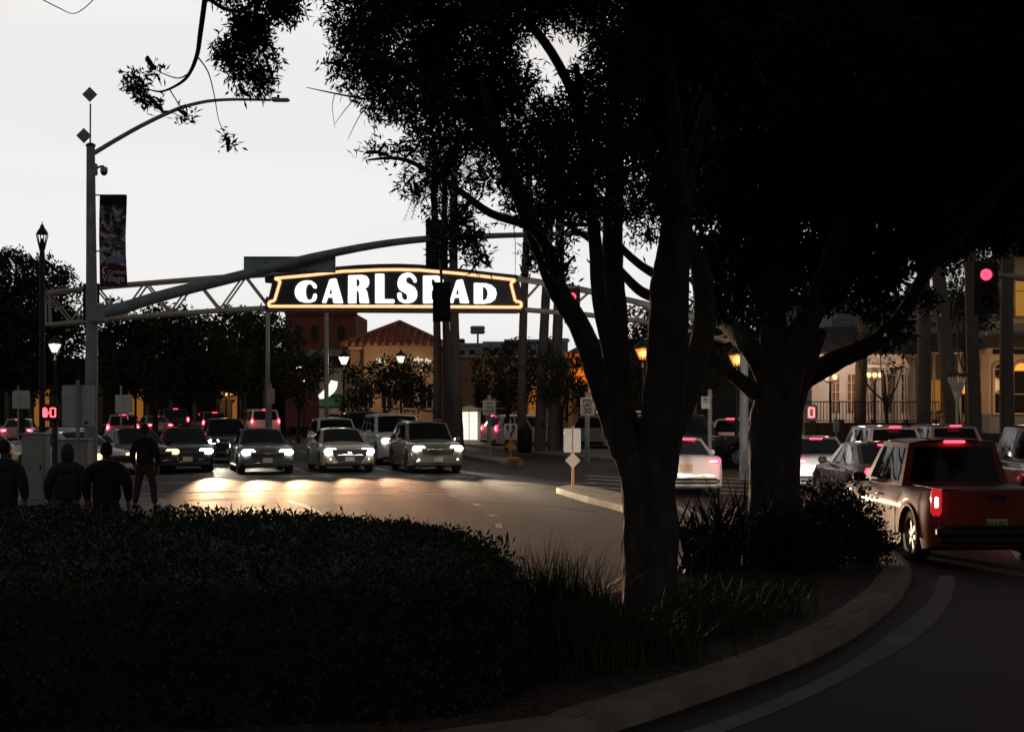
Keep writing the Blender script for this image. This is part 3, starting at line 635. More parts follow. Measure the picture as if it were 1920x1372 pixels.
LET = [('C', [(405, 185), (418, 200), (420, 220), (408, 226), (395, 218), (385, 200), (372, 192), (355, 198), (345, 220), (343, 248), (346, 275), (355, 298), (370, 305), (385, 298), (393, 280), (397, 263), (412, 258), (420, 266), (418, 295), (405, 312), (375, 322), (335, 322), (300, 312), (278, 290), (268, 262), (268, 235), (278, 208), (298, 185), (325, 172), (360, 168), (385, 172)], []),
       ('A', A1o, [A1h]),
       ('R', [(638, 136), (645, 133), (735, 130), (765, 138), (780, 158), (783, 185), (775, 210), (755, 225), (768, 245), (776, 285), (783, 320), (778, 327), (722, 326), (716, 320), (713, 260), (708, 245), (700, 240), (694, 240), (694, 322), (690, 327), (640, 327), (636, 322)], [[(694, 160), (705, 158), (715, 170), (718, 188), (713, 205), (702, 212), (694, 212)]]),
       ('L', [(824, 126), (830, 122), (882, 122), (888, 127), (888, 298), (950, 298), (958, 303), (958, 322), (952, 327), (828, 327), (824, 322)], []),
       ('S', [(1090, 128), (1108, 150), (1112, 175), (1105, 184), (1092, 182), (1084, 165), (1070, 148), (1052, 145), (1040, 155), (1037, 170), (1045, 185), (1070, 198), (1098, 215), (1113, 240), (1116, 270), (1108, 298), (1088, 318), (1055, 327), (1020, 325), (992, 312), (978, 288), (977, 262), (985, 252), (1000, 252), (1008, 262), (1010, 285), (1020, 300), (1035, 305), (1045, 298), (1048, 280), (1040, 262), (1015, 248), (992, 232), (980, 208), (979, 180), (988, 150), (1010, 125), (1045, 114), (1070, 117)], []),
       ('B', [(1155, 140), (1160, 136), (1250, 134), (1285, 145), (1298, 168), (1296, 195), (1280, 215), (1265, 222), (1285, 232), (1302, 255), (1304, 285), (1292, 312), (1265, 326), (1160, 328), (1155, 323)], [[(1215, 160), (1228, 160), (1238, 172), (1240, 188), (1232, 202), (1215, 205)], [(1215, 238), (1230, 240), (1242, 255), (1243, 278), (1232, 298), (1215, 300)]]),
       ('A', [(1338 + (x - 457) * .945, 327 - (327 - y) * .96) for x, y in A1o], [[(1338 + (x - 457) * .945, 327 - (327 - y) * .96) for x, y in A1h]]),
       ('D', [(1507, 190), (1513, 185), (1590, 188), (1630, 200), (1658, 225), (1667, 260), (1655, 300), (1625, 322), (1580, 330), (1512, 330), (1507, 325)], [[(1570, 212), (1585, 215), (1600, 235), (1604, 262), (1598, 290), (1585, 305), (1570, 306)]])]
let_m = mat('lit_white_letter', (0.9, 0.9, 0.9), var=0, emit=(0.97, 1.0, 1.0), es=1.2)
for ch, outer, holes in LET:
    vs, fs, loops = tri_poly(outer, holes); mb = MB(); fr = [zq(x, y, SD - .10) - SO for x, y in vs]; n = len(vs)
    mb.add(fr + [p + Vector((0, .098, 0)) for p in fr], fs); o = 0
    for ln in loops:
        mb.f += [(o + i, o + (i + 1) % ln, n + o + (i + 1) % ln, n + o + i) for i in range(ln)]; o += ln
    mb.build('letter_' + ch.lower(), let_m, sgn)
lamp('letter_light', 'AREA', sgn, zq(960, 240, SD - .6) - SO, 30, (1, .9, .8), direction=(0, -1, -.3))
bpy.data.lights['letter_light'].shape = 'RECTANGLE'; bpy.data.lights['letter_light'].size = 9; bpy.data.lights['letter_light'].size_y = 1.2

# ------------------------------------------------------------------ traffic signal heads
def signal_head(t, c, facing=-1, lit=None, s=1.0, rz=0.0, name='signal_head'):
    """three-lens head with back plate; facing -1 = lenses towards the camera"""
    R_ = Matrix.Rotation(rz, 3, 'Z'); c = Vector(c)
    h = bpy.data.objects.new(name, None); COL.objects.link(h); h.parent = t; h.location = c; h.rotation_euler = (0, 0, rz)
    MB().rbox((0, 0.09 * -facing, 0), (0.34 * s, 0.2, 1.07 * s), 0.03).build('housing', black_plastic, h)
    MB().rbox((0, 0.0, 0), (0.60 * s, 0.012, 1.34 * s), 0.005).build('back_plate', black_plastic, h)
    for k in range(3):
        z = (0.345 - 0.345 * k) * s; y0 = facing * 0.02
        m_ = sig_red if (lit == 'red' and k == 0) else lens_dark
        MB().lathe([(0.15 * s, y0), (0.13 * s, y0 + facing * .03), (0.06 * s, y0 + facing * .045), (0.001, y0 + facing * .05)], (0, 0, z), 14, 'y').build('lens', m_, h, smooth=60)
        v = MB(); n = 10; pts = []
        for i in range(n + 1):
            a = math.pi * (-0.12 + 1.24 * i / n); pts.append((math.cos(a) * .165 * s, math.sin(a) * .165 * s))
        for x, zz in pts: v.v += [(x, y0, z + zz), (x, y0 + facing * .26, z + zz - .02)]
        v.f = [(2 * i, 2 * i + 1, 2 * i + 3, 2 * i + 2) for i in range(n)]
        v.build('visor', black_plastic, h)
    return h

PD = 37.0
P0 = gp(170, 752 + CH * F / PD); PB = Vector((P0.x, PD, 0.13))
pole = thing('signal_pole', 'tall grey traffic signal pole at left with lamp arm and long curved mast', 'signal pole', PB)
def L(px, py, dy=0.0): return at(px, py, PD) - PB + Vector((0, dy, 0))
top = L(170, 275); bot = Vector((0, 0, 0))
MB().tube([(0, 0, 0), (0, 0, .04), (0, 0, .05), L(172, 600), top], [.22, .22, .145, .125, .09], 14).build('post', steel_g, pole, smooth=50)
MB().lathe([(.11, 0), (.11, .04), (.05, .08)], top, 12).build('post_cap', steel_dark, pole)
arm = [(178, 588), (230, 577), (295, 557), (375, 536), (475, 511), (540, 494), (607, 478), (707, 459), (800, 448), (900, 443), (1000, 440), (1108, 437)]
MB().tube(smooth_path([L(x, y) for x, y in arm], 3), lerp_list([.135, .13, .12, .105, .09, .075, .06, .05], 34), 12).build('mast_arm', steel_g, pole, smooth=60)
MB().rbox(L(184, 588), (.34, .34, .42), .04).build('arm_bracket', steel_g, pole)
la = [(177, 287), (215, 264), (265, 236), (315, 212), (350, 199), (390, 190), (430, 187), (470, 187), (508, 188)]
MB().tube(smooth_path([L(x, y) for x, y in la], 3), lerp_list([.052, .045, .035, .028], 25), 8).build('lamp_arm', steel_g, pole, smooth=60)
lh = MB(); c = L(526, 188); lh.rbox(c, (.40, .20, .07), .03); lh.rbox(c + Vector((-.12, 0, .03)), (.16, .14, .06), .02)
lo = lh.build('lamp_head', mat('pale_lamp_housing', (.42, .46, .50), rough=.5, var=.1), pole, smooth=50)
MB().lathe([(.03, 0), (.03, .06), (.01, .07)], c + Vector((-.05, 0, .05)), 8).build('photocell', black_plastic, lo)
MB().tube([L(169, 310), L(169.5, 195)], .02, 6).build('antenna_rod', steel_g, pole)
for (x, y) in ((169, 178), (158, 255)):
    c = L(x, y, -.05); d = .165
    MB().prism([c + Vector((0, 0, d)), c + Vector((d, 0, 0)), c + Vector((0, 0, -d)), c + Vector((-d, 0, 0))], (0, .03, 0)).build('diamond_antenna_panel', mat('mottled_grey_panel', (.34, .35, .37), rough=.7, var=.5, scale=30), pole)
cm = MB(); cm.tube([L(178, 316), L(190, 312), L(195, 312)], .025, 6); cm.rbox(L(178, 318), (.10, .14, .26), .02)
co_ = cm.build('camera_bracket', steel_g, pole)
MB().lathe([(.02, .10), (.075, .08), (.085, .0), (.08, -.02)], L(195, 321), 12).build('dome_camera', mat('pale_camera_housing', (.5, .52, .55), rough=.4, var=.1), pole, smooth=50)
MB().lathe([(.078, -.02), (.07, -.06), (.04, -.09), (.005, -.10)], L(195, 321), 12).build('dome_lens', glass_m, pole, smooth=60)
for y in (366, 471, 534):
    MB().tube([L(178, y), L(192 if y != 366 else 236, y)], .016, 6).build('banner_bracket', steel_dark, pole)
# banner hanging on the pole
bw = [(187, 365), (238, 366), (237, 400), (235.5, 440), (236, 480), (239, 536), (187, 538), (186.5, 500), (185.5, 440), (186, 400)]
ban = thing('street_banner', 'tall printed banner with food picture reading Carlsbad Village on signal pole', 'banner', L(212, 536) + PB)
BO = L(212, 536) + PB
pm = bpy.data.materials.new('banner_food_print'); pm.use_nodes = True; nt = pm.node_tree; b = nt.nodes['Principled BSDF']; b.inputs['Roughness'].default_value = .7
tcn = nt.nodes.new('ShaderNodeTexCoord'); n1 = nt.nodes.new('ShaderNodeTexNoise'); n1.inputs['Scale'].default_value = 5.5; n1.inputs['Detail'].default_value = 3; n1.inputs['Distortion'].default_value = 1.2
r1 = nt.nodes.new('ShaderNodeValToRGB'); e = r1.color_ramp.elements
e[0].position = .33; e[0].color = (.01, .008, .01, 1); e[1].position = .64; e[1].color = (.72, .70, .85, 1)
k = e.new(.47); k.color = (.06, .04, .045, 1); k = e.new(.54); k.color = (.36, .28, .36, 1)
nt.links.new(tcn.outputs['Object'], n1.inputs['Vector']); nt.links.new(n1.outputs[0], r1.inputs[0]); nt.links.new(r1.outputs[0], b.inputs['Base Color'])
def bq(x, y, dy=0): return at(x, y, PD - .02 + dy) - BO
def flat(pts, th, m_, nm, par, dy=0):
    return MB().prism([bq(x, y, dy) for x, y in pts], (0, th, 0)).build(nm, m_, par)
flat(bw, .012, pm, 'printed_cloth', ban)
flat([(187, 365.4), (238, 366.4), (237.6, 386), (186.6, 384)], .004, mat('banner_black', (.008, .007, .008), rough=.8, var=.2), 'dark_top', ban, -.006)
flat([(186.5, 500), (200, 496.5), (218, 495.5), (236.6, 499), (239, 535.6), (187, 537.4)], .004, mat('banner_maroon', (.10, .014, .034), rough=.75, var=.1), 'maroon_panel', ban, -.006)
pl = MB()
for rx, ry, cy_, w in ((26, 12, 462, 1.7), (30, 10, 446, 1.2)):
    ps = [(212 + rx * math.cos(a), cy_ + ry * math.sin(a)) for a in [math.pi * (.06 + .88 * i / 16) for i in range(17)]]
    for (x0, y0), (x1, y1) in zip(ps[:-1], ps[1:]):
        if 187 < min(x0, x1) and max(x0, x1) < 235: pl.add([bq(x0, y0, -.004), bq(x1, y1, -.004), bq(x1, y1 - w, -.004), bq(x0, y0 - w, -.004)], [(0, 1, 2, 3)])
tag(pl.build('printed_bowl_rim', mat('banner_pale_print', (.6, .58, .72), rough=.8, var=.1), ban), kind='stuff')
flat([(197, 482), (233, 478), (233, 494), (200, 493)], .003, mat('banner_blue_print', (.30, .33, .48), rough=.8, var=.4, scale=9), 'printed_napkin', ban, -.005)
tx = MB(); s = PD / F
put_text(tx, 'Carlsbad', 10.5 * s, bq(218.5, 510, -.012), (1, 0, 0), (0, 0, 1), 0.002, .92)
ctx = tx.build('lettering', mat('banner_pink_ink', (.85, .60, .66), rough=.8, var=0), ban)
tx = MB(); put_text(tx, 'Village', 17.5 * s, bq(212.5, 522.5, -.012), (1, 0, 0), (0, 0, 1), 0.002, .92)
tx.build('lettering', mat('banner_pale_ink', (.85, .78, .82), rough=.8, var=0), ban)
cr_ = [(197.5 + 6.5 * math.cos(a), 507.5 - 8 * math.sin(a)) for a in [math.radians(40 + 220 * i / 12) for i in range(13)]] + [(199.5 + 5 * math.cos(a), 507 - 5.6 * math.sin(a)) for a in [math.radians(255 - 205 * i / 12) for i in range(13)]]
vs, fs, _ = tri_poly(cr_); MB().add([bq(x, y, -.012) for x, y in vs], fs).build('crescent_emblem', MATS['banner_pale_ink'], ban)

# street-name plate behind the mast arm
nb = thing('street_name_sign', 'blue grey back of a long street name plate bolted to the mast arm', 'sign', L(543, 511, .16) + PB)
NB = L(543, 511, .16) + PB
MB().prism([at(x, y, PD + .16) - NB for x, y in ((457, 482), (629, 482), (629, 511), (457, 511))], (0, .03, 0)).build('plate', mat('blue_grey_sign_back', (.40, .50, .58), rough=.5, metal=.0, var=.3, scale=2), nb)
fr = MB()
for a, b_ in (((457, 482), (629, 482)), ((457, 510), (629, 510))): fr.tube([at(*a, PD + .15) - NB, at(*b_, PD + .15) - NB], .018, 4)
fr.build('edge_rail', steel_dark, nb)
for x, y in ((500, 503), (575, 488)):
    p = at(x, y, PD) - NB; MB().tube([p + Vector((0, .05, .12)), p + Vector((0, .17, -.1))], .02, 6).build('strap', steel_dark, nb)

def free_signal(px, py, D, facing, lit, s, label, hang=None, rz=0.0):
    c = at(px, py, D); t = thing('traffic_signal', label, 'traffic light', c, 0, 'traffic signal heads')
    signal_head(t, (0, 0, 0), facing, lit, s, rz)
    if hang is not None:
        MB().tube([Vector((0, .06, .5 * s)), at(*hang, D) - c + Vector((0, .06, 0))], .03, 6).build('hanger', steel_dark, t)
    return t
free_signal(819, 458, PD, 1, None, .80, 'black traffic signal head seen from behind on the mast arm above sign', (819, 448))
free_signal(828, 566, PD - 1.2, 1, None, .62, 'small black signal head hanging in front of the letter B', (824, 448))
free_signal(171, 566, PD + .25, 1, None, .60, 'black signal head clamped behind the tall grey signal pole', (171, 600))
free_signal(1073, 573, 52, -1, 'red', .80, 'traffic signal showing red just left of the forked trunk', (1073, 529))
free_signal(1849, 540, 42, -1, 'red', .95, 'traffic signal showing red in front of the ornate house at right', (1849, 518), rz=-.2)
# far mast arms that carry the two red signals
t = thing('signal_pole', 'pale signal mast arm running right behind the forked tree to its pole', 'signal pole', (at(1395, 700, 52).x, 52, 0))
o_ = Vector((at(1395, 700, 52).x, 52, 0))
MB().tube(smooth_path([at(x, y, 52.1) - o_ for x, y in ((968, 525), (1010, 531), (1050, 537), (1110, 548), (1180, 563), (1260, 583), (1340, 606), (1395, 628))], 3), lerp_list([.05, .09, .12], 22), 10).build('mast_arm', steel_g, t, smooth=60)
MB().tube([(0, 0, 0), (0, 0, .05), (0, 0, at(0, 600, 52).z)], [.2, .15, .12], 10).build('post', steel_g, t, smooth=60)
xo = at(2060, 700, 42).x; o_ = Vector((xo, 42, 0))
t = thing('signal_pole', 'grey signal mast arm entering the picture from the right edge', 'signal pole', o_)
MB().tube(smooth_path([at(x, y, 42.15) - o_ for x, y in ((1840, 517), (1880, 517), (1930, 523), (2000, 540), (2060, 566))], 3), lerp_list([.055, .08, .12], 13), 10).build('mast_arm', mat('pale_steel', (.34, .33, .31), rough=.6, var=.1), t, smooth=60)
MB().tube([(0, 0, 0), (0, 0, .05), (0, 0, at(0, 540, 42).z)], [.2, .15, .12], 10).build('post', steel_g, t, smooth=60)

# pedestrian signals
def hand_geo(mb, c, s):
    c = Vector(c); y = Vector((0, 0, 0))
    def b_(x, z, w, h, rot=0):
        R = Matrix.Rotation(rot, 3, 'Y'); mb.box(c + Vector((x * s, 0, z * s)), (w * s, .006, h * s), R)
    b_(0, -.25, .52, .46); b_(0, -.5, .36, .16)
    for i, (x, h) in enumerate(((-.2, .42), (-.07, .52), (.06, .48), (.19, .36))): b_(x, h / 2 - .02, .10, h)
    b_(.34, -.14, .11, .42, .6)
def digit0(mb, c, s):
    c = Vector(c)
    for x, z, w, h in ((-.22, 0, .14, .86), (.22, 0, .14, .86), (0, .40, .34, .14), (0, -.40, .34, .14)): mb.box(c + Vector((x * s, 0, z * s)), (w * s, .006, h * s))
def ped(px, py, D, both, label, polebase, s=1.0, pxo=.03):
    c = at(px, py, D); base = Vector((c.x + .02, D, polebase)); t = thing('pedestrian_signal', label, 'pedestrian signal', base, 0, 'pedestrian signals'); k = c - base
    MB().rbox(k, ((.46 if both else .30) * s, .18, .42 * s), .03).build('housing', black_plastic, t)
    mb = MB()
    if both: hand_geo(mb, k + Vector((-.10 * s, -.096, .01)), .24 * s); digit0(mb, k + Vector((.10 * s, -.096, 0)), .27 * s)
    else: digit0(mb, k + Vector((0, -.096, 0)), .30 * s)
    mb.build('led_symbol', ped_red, t)
    MB().tube([(pxo, .12, 0), (pxo, .12, k.z + .25)], .055, 8).build('post', steel_dark, t, smooth=60); MB().tube([(pxo, .12, k.z), (k.x, .10, k.z)], .03, 6).build('bracket', steel_dark, t)
    lamp('led_glow', 'POINT', t, k + Vector((0, -.35, 0)), 1.0, (1, .08, .1), .08)
ped(94.5, 773, 31.5, True, 'pedestrian signal showing red hand and zero at the left corner', .13, .72)
ped(1520, 773, 36, False, 'pedestrian signal showing a red zero right of the second trunk', 0.0, .80, -.42)

# ------------------------------------------------------------------ street lamps
def lantern(px, py_top, hpx, D, glow, label, lit=True, zb=.13, core=None, power=18, col=(1, .9, .7)):
    c = at(px, py_top, D); h = hpx * D / F; base = Vector((c.x, D, zb)); t = thing('street_lamp', label, 'street lamp', base, 0, 'lantern street lamps')
    zt = c.z - zb; z0 = zt - h
    MB().lathe([(.20, 0), (.20, .25), (.11, .40), (.09, .9), (.065, 1.2), (.055, max(1.6, z0 - .3)), (.10, max(1.65, z0 - .22)), (.045, max(1.7, z0 - .15)), (.045, z0)], (0, 0, 0), 12).build('post', black_m, t, smooth=50)
    w = h * .36
    MB().lathe([(w * 1.05, 0), (w * 1.12, h * .04), (w * .75, h * .20), (w * .35, h * .30), (w * .18, h * .38), (w * .1, h * .46), (w * .02, h * .5)], (0, 0, z0 + h * .52), 8).build('lamp_cap', black_m, t)
    MB().lathe([(w * .40, 0), (w * .9, h * .42)], (0, 0, z0 + h * .09), 8).build('lamp_glass', glow if lit else mat('clear_lamp_glass', (.5, .5, .5), rough=.1, var=0, spec=.5) if glow is None else glow, t)
    MB().lathe([(w * .3, 0), (w * .45, h * .05), (w * .45, h * .09)], (0, 0, z0), 8).build('lamp_base', black_m, t)
    rb = MB()
    for k in range(8):
        a = 2 * math.pi * (k + .5) / 8; rb.tube([(math.cos(a) * w * .42, math.sin(a) * w * .42, z0 + h * .09), (math.cos(a) * w * .98, math.sin(a) * w * .98, z0 + h * .53)], w * .07, 4)
    rb.build('lamp_frame', black_m, t)
    if core: MB().lathe([(.02, -.12), (w * .5, -.02), (w * .5, .12), (.02, .22)], (0, -w * .55, z0 + h * .28), 8).build('bulb', core, t, smooth=60)
    if lit: lamp('lamp_glow', 'POINT', t, (0, -w * 1.4, z0 + h * .3), power, col, w * .6)
    return t
# unlit lantern in silhouette: open frame so the sky shows between the bars
c = at(79, 416, 40); base = Vector((c.x, 40, .13)); t = thing('street_lamp', 'unlit black lantern lamp post in silhouette against the sky at far left', 'street lamp', base, 0, 'lantern street lamps')
s = 40 / F; z = lambda py: at(79, py, 40).z - .13
MB().lathe([(.22, 0), (.22, .3), (.12, .5), (.075, 1.0), (.065, z(475)), (.045, z(468))], (0, 0, 0), 12).build('post', black_m, t, smooth=50)
MB().lathe([(11 * s, z(440)), (11.5 * s, z(438)), (8.5 * s, z(432)), (5 * s, z(428)), (3 * s, z(422)), (.8 * s, z(420)), (1.2 * s, z(418)), (.3 * s, z(415))], (0, 0, 0), 8).build('lamp_cap', black_m, t)
MB().lathe([(3 * s, z(470)), (5 * s, z(460)), (4 * s, z(452)), (2 * s, z(447))], (0, 0, 0), 8).build('burner', black_m, t)
rb = MB()
for k in range(6):
    a = 2 * math.pi * (k + .5) / 6; rb.tube([(math.cos(a) * 4 * s, math.sin(a) * 4 * s, z(470)), (math.cos(a) * 11 * s, math.sin(a) * 11 * s, z(440))], 1.1 * s, 5)
rb.build('lamp_frame', black_m, t)
lantern(103, 628, 36, 62, globe_w, 'lit white lantern lamp beside the signal pole among dark trees', power=25)
lantern(645, 654, 32, 92, globe_w, 'lit double globe lantern left of the tile roofed tan building', power=30)
lantern(752, 655, 28, 96, globe_w, 'lit white lantern in front of the tile roofed tan building', power=30)
lantern(560, 674, 22, 98, globe_w, 'lit white lantern among small trees left of the tan building', power=20)
lantern(1205, 632, 46, 66, globe_sod, 'glowing orange street lamp between the stems of the forked tree', power=60, col=(1, .45, .1), core=sod_core)
lantern(1381, 644, 46, 62, globe_sod, 'glowing orange street lamp left of the second trunk', power=60, col=(1, .45, .1), core=sod_core)
lantern(254, 598, 24, 88, globe_warm, 'orange street lamp glimpsed through the dark trees at left', power=10, col=(1, .6, .3))
def triple(px, py, D, n, label, power=10, hpost=None):
    c = at(px, py, D); base = Vector((c.x, D, .13)); t = thing('globe_lamp', label, 'lamp', base, 0, 'multi globe post lamps'); z = c.z - .13
    MB().lathe([(.14, 0), (.14, .2), (.06, .35), (.045, z - .25), (.07, z - .2), (.03, z - .1)], (0, 0, 0), 10).build('post', black_m, t, smooth=50)
    w = 10.5 * D / F
    MB().tube([(-w * (1 if n > 1 else 0) - .01, 0, z - .14), (0, 0, z - .24), (w + .01, 0, z - .14)], .025, 6).build('cross_arm', black_m, t)
    for k in range(n):
        x = (k - (n - 1) / 2) * (w if n == 3 else w * 1.6)
        MB().lathe([(.03, -.10), (.075, -.07), (.095, 0), (.075, .07), (.02, .10)], (x, 0, z), 12).build('globe', globe_warm, t, smooth=60)
    lamp('lamp_glow', 'POINT', t, (0, -.35, z), power, (1, .55, .25), .12)
triple(1640, 703, 66, 3, 'three globe post lamp in front of the french windows', 22)
triple(1557, 707, 64, 2, 'two globe post lamp at the railing left of french windows', 18)
triple(424, 739, 105, 3, 'three globe post lamp in the dark arcade behind the cars', 18)
triple(570, 712, 108, 1, 'single warm globe lamp in the shop arcade left of the awning', 12)
triple(1401, 741, 60, 1, 'small warm globe lamp just left of the second trunk', 5)

# ------------------------------------------------------------------ road signs
def post_sign(name, label, px, ytop, ybase, D, zb, plates, postm=steel_g, pr=.03, over=10):
    base = Vector((at(px, ybase, D).x, D, zb)); t = thing(name, label, 'sign', base)
    ztop = at(px, ytop - over, D).z - zb
    MB().tube([(0, 0, 0), (0, 0, ztop)], pr, 6).build('post', postm, t)
    return t, base
def plate_on(t, base, pts, D, m_, nm='plate', dy=-.04, th=.012):
    return MB().prism([at(x, y, D + dy) - base for x, y in pts], (0, th, 0)).build(nm, m_, t)
def rrect(x0, y0, x1, y1, r=2):
    return [(x0 + r, y0), (x1 - r, y0), (x1, y0 + r), (x1, y1 - r), (x1 - r, y1), (x0 + r, y1), (x0, y1 - r), (x0, y0 + r)]
def diamond(cx, cy, rx, ry=None): ry = ry or rx; return [(cx, cy - ry), (cx + rx, cy), (cx, cy + ry), (cx - rx, cy)]
t, b = post_sign('speed_limit_sign', 'white speed limit 30 sign on a post left of the forked trunk', 1101, 745, 866, 64, .14, None, pr=.09)
plate_on(t, b, rrect(1088, 745, 1115, 779), 64, sign_face, dy=-.12)
tx = MB(); s = 64 / F
for w_, y, sz in (('SPEED', 751.5, 8.5), ('LIMIT', 759, 8.5), ('30', 770, 16)): put_text(tx, w_, sz * s, at(1101.5, y, 63.87) - b, (1, 0, 0), (0, 0, 1), .006, .86 if sz < 10 else 1.0)
tx.build('lettering', sign_ink, t)
t, b = post_sign('parking_sign', 'white rectangular sign with three worn text lines near white parked SUV', 917, 750, 852, 72, .14, None, pr=.085)
plate_on(t, b, rrect(905, 750, 929, 778, 1.5), 72, sign_face, dy=-.11)
tx = MB()
for y, xs in ((756, ((912, 914), (915, 918), (919.5, 923))), (763.5, ((909, 910), (911.5, 913), (914, 917), (918, 919), (920, 924))), (770, ((907, 909), (910, 912.5), (913.5, 916), (917, 919.5), (921, 926)))):
    for x0, x1 in xs: tx.add([at(x0, y - 1.8, 71.87) - b, at(x1, y - 1.6, 71.87) - b, at(x1, y + 1.4, 71.87) - b, at(x0, y + 1.8, 71.87) - b], [(0, 1, 2, 3)])
tx.build('worn_lettering', mat('faded_sign_ink', (.28, .25, .22), rough=.6, var=.2), t)
t, b = post_sign('keep_right_sign', 'white keep right sign with curved arrow above an orange diamond on the median', 957, 795, 880, 63.5, .15, None, postm=steel_g)
plate_on(t, b, rrect(945, 794, 970, 824, 1.5), 63.5, sign_face)
sy = MB()
def sgp(x, y): return at(x, y, 63.43) - b
sy.add([sgp(*p) for p in ((949, 797), (955, 797), (953.6, 807), (951, 808.5), (949.8, 806))], [(0, 1, 2, 3, 4)])
sy.add([sgp(*p) for p in ((956, 820), (958.6, 820), (960, 813), (963.6, 808), (964.2, 801.5), (961.2, 801.5), (960.6, 807), (957.2, 812))], [(0, 1, 2, 7), (7, 2, 3, 6), (6, 3, 4, 5)])
sy.add([sgp(*p) for p in ((958, 802), (962.5, 794.8), (966.8, 802))], [(0, 1, 2)])
sy.build('arrow_symbol', sign_ink, t)
plate_on(t, b, diamond(957.5, 836, 10.5, 12), 63.5, orange_sheet, 'orange_diamond')
MB().rbox((at(963.5, 886, 62.2).x - b.x, -1.3, .12), (.46, .3, .2), .05).build('orange_base_marker', orange_sheet, t)
t, b = post_sign('median_sign', 'grey backs of a square and a diamond sign on an orange-lit post at median nose', 1074, 803, 912, 44, .15, None, postm=mat('orange_lit_post', (.62, .30, .14), rough=.6, var=.15), pr=.038, over=4)  # orange light falling on the post is put into its colour
plate_on(t, b, rrect(1057, 803, 1089, 848), 44, sign_back, dy=-.06); plate_on(t, b, diamond(1074, 863, 14.5, 15), 44, mat('dull_sign_back', (.62, .50, .40), rough=.6, var=.1), 'diamond_plate', dy=-.06)
MB().tube([(0, -.07, at(0, 848, 44).z - b.z), (0, -.07, at(0, 803, 44).z - b.z)], .02, 5).build('stiffener', steel_g, t)
t, b = post_sign('sign_back', 'large blank grey sign back on a post beside the signal pole', 146, 722, 955, 35, .13, None, pr=.045)
plate_on(t, b, rrect(116, 722, 177, 799, 3), 35, sign_back, dy=.05, th=.02)
plate_on(t, b, [(158, 790), (165, 790), (165, 795), (158, 795)], 35, sign_ink, 'sticker', dy=.035, th=.01)
for i, (x, D, lb) in enumerate(((34, 60, 'pale blank sign back on a thin post at the far left edge'), (227, 62, 'pale blank sign back on a thin post behind the black jacketed person'))):
    t, b = post_sign('sign_back', lb, x, 733, 880, D, .01, None, pr=.04)
    plate_on(t, b, rrect(x - 11, 732 + i * 8, x + 22, 766 + i * 8, 2), D, sign_back)
t, b = post_sign('sign_back', 'blank salmon lit rectangular sign behind the second oncoming car', 508, 728, 800, 82, .01, None, pr=.05)
plate_on(t, b, rrect(501, 728, 515, 757, 1.5), 82, mat('salmon_sign', (.55, .36, .27), rough=.6, var=.1))
t, b = post_sign('no_parking_sign', 'small red tinted no parking sign below the white lantern', 743.5, 736, 800, 90, .13, None, pr=.035)
plate_on(t, b, rrect(738.5, 736, 749.5, 753, 1), 90, mat('pink_sign', (.60, .26, .22), rough=.6, var=.1))
t, b = post_sign('no_parking_sign', 'white no parking sign with circled letter between the two trunks', 1331, 740, 850, 55, .14, None, pr=.07)
plate_on(t, b, rrect(1315, 743, 1331, 766, 1), 55, sign_face, dy=-.09)
tx = MB(); s = 55 / F; put_text(tx, 'P', 8 * s, at(1323, 750, 54.89) - b, (1, 0, 0), (0, 0, 1), .006)
rg = [(1323 + 5.5 * math.cos(a), 750 + 5.5 * math.sin(a)) for a in [2 * math.pi * i / 16 for i in range(17)]]
for (x0, y0), (x1, y1) in zip(rg[:-1], rg[1:]): tx.tube([at(x0, y0, 54.89) - b, at(x1, y1, 54.89) - b], .012, 4)
tx.tube([at(1319.3, 746.2, 54.88) - b, at(1326.7, 753.8, 54.88) - b], .012, 4)
tx.build('circled_letter', sign_ink, t)
t, b = post_sign('bollard_sign', 'narrow white vertical sign with black marks in front of the railing', 1568, 785, 830, 56, .14, None, pr=.03)
plate_on(t, b, rrect(1562.5, 785, 1573, 809, 1), 56, sign_face)
tx = MB()
for (x0, x1, y) in ((1565, 1571, 789), (1565, 1567, 793), (1565, 1571, 797), (1569, 1571, 801), (1565, 1571, 804.5)): tx.add([at(x0, y - 1, 55.93) - b, at(x1, y - 1, 55.93) - b, at(x1, y + 1, 55.93) - b, at(x0, y + 1, 55.93) - b], [(0, 1, 2, 3)])
tx.build('symbol', sign_ink, t)
# parking letter sign in the dark arcade
t, b = post_sign('parking_sign', 'dim grey letter P parking sign behind the oncoming cars', 455, 745, 800, 104, .01, None, pr=.04)
tx = MB(); put_text(tx, 'P', 16 * 104 / F, at(455, 760, 103.9) - b, (1, 0, 0), (0, 0, 1), .03); tx.build('letter', mat('dim_sign_letter', (.35, .36, .4), var=0), t)
# utility cabinets at the left corner
def cabinet(x0, y0, x1, y1, D, label):
    a, b_ = at(x0, y1, D), at(x1, y0, D); base = Vector(((a.x + b_.x) / 2, D + .25, .13)); t = thing('utility_cabinet', label, 'cabinet', base); h = b_.z - .13; w = b_.x - a.x
    cm_ = mat('cabinet_grey', (.40, .40, .37), rough=.6, var=.15, scale=3)
    MB().rbox((0, 0, h / 2), (w, .5, h), .02).build('housing', cm_, t); MB().rbox((0, 0, h + .015), (w + .05, .56, .05), .02).build('lid', cm_, t)
    MB().rbox((w * .02, -.26, h * .52), (w * .86, .015, h * .84), .006).build('door', cm_, t); MB().rbox((w * .34, -.275, h * .55), (.03, .03, .12), .008).build('handle', steel_dark, t)
    MB().box((0, 0, .03), (w + .1, .6, .06)).build('base', concrete, t)
cabinet(103, 826, 164, 940, 36.2, 'grey utility cabinet behind the hooded person')
cabinet(40, 815, 83, 940, 36.5, 'grey utility cabinet at the far left behind the people')
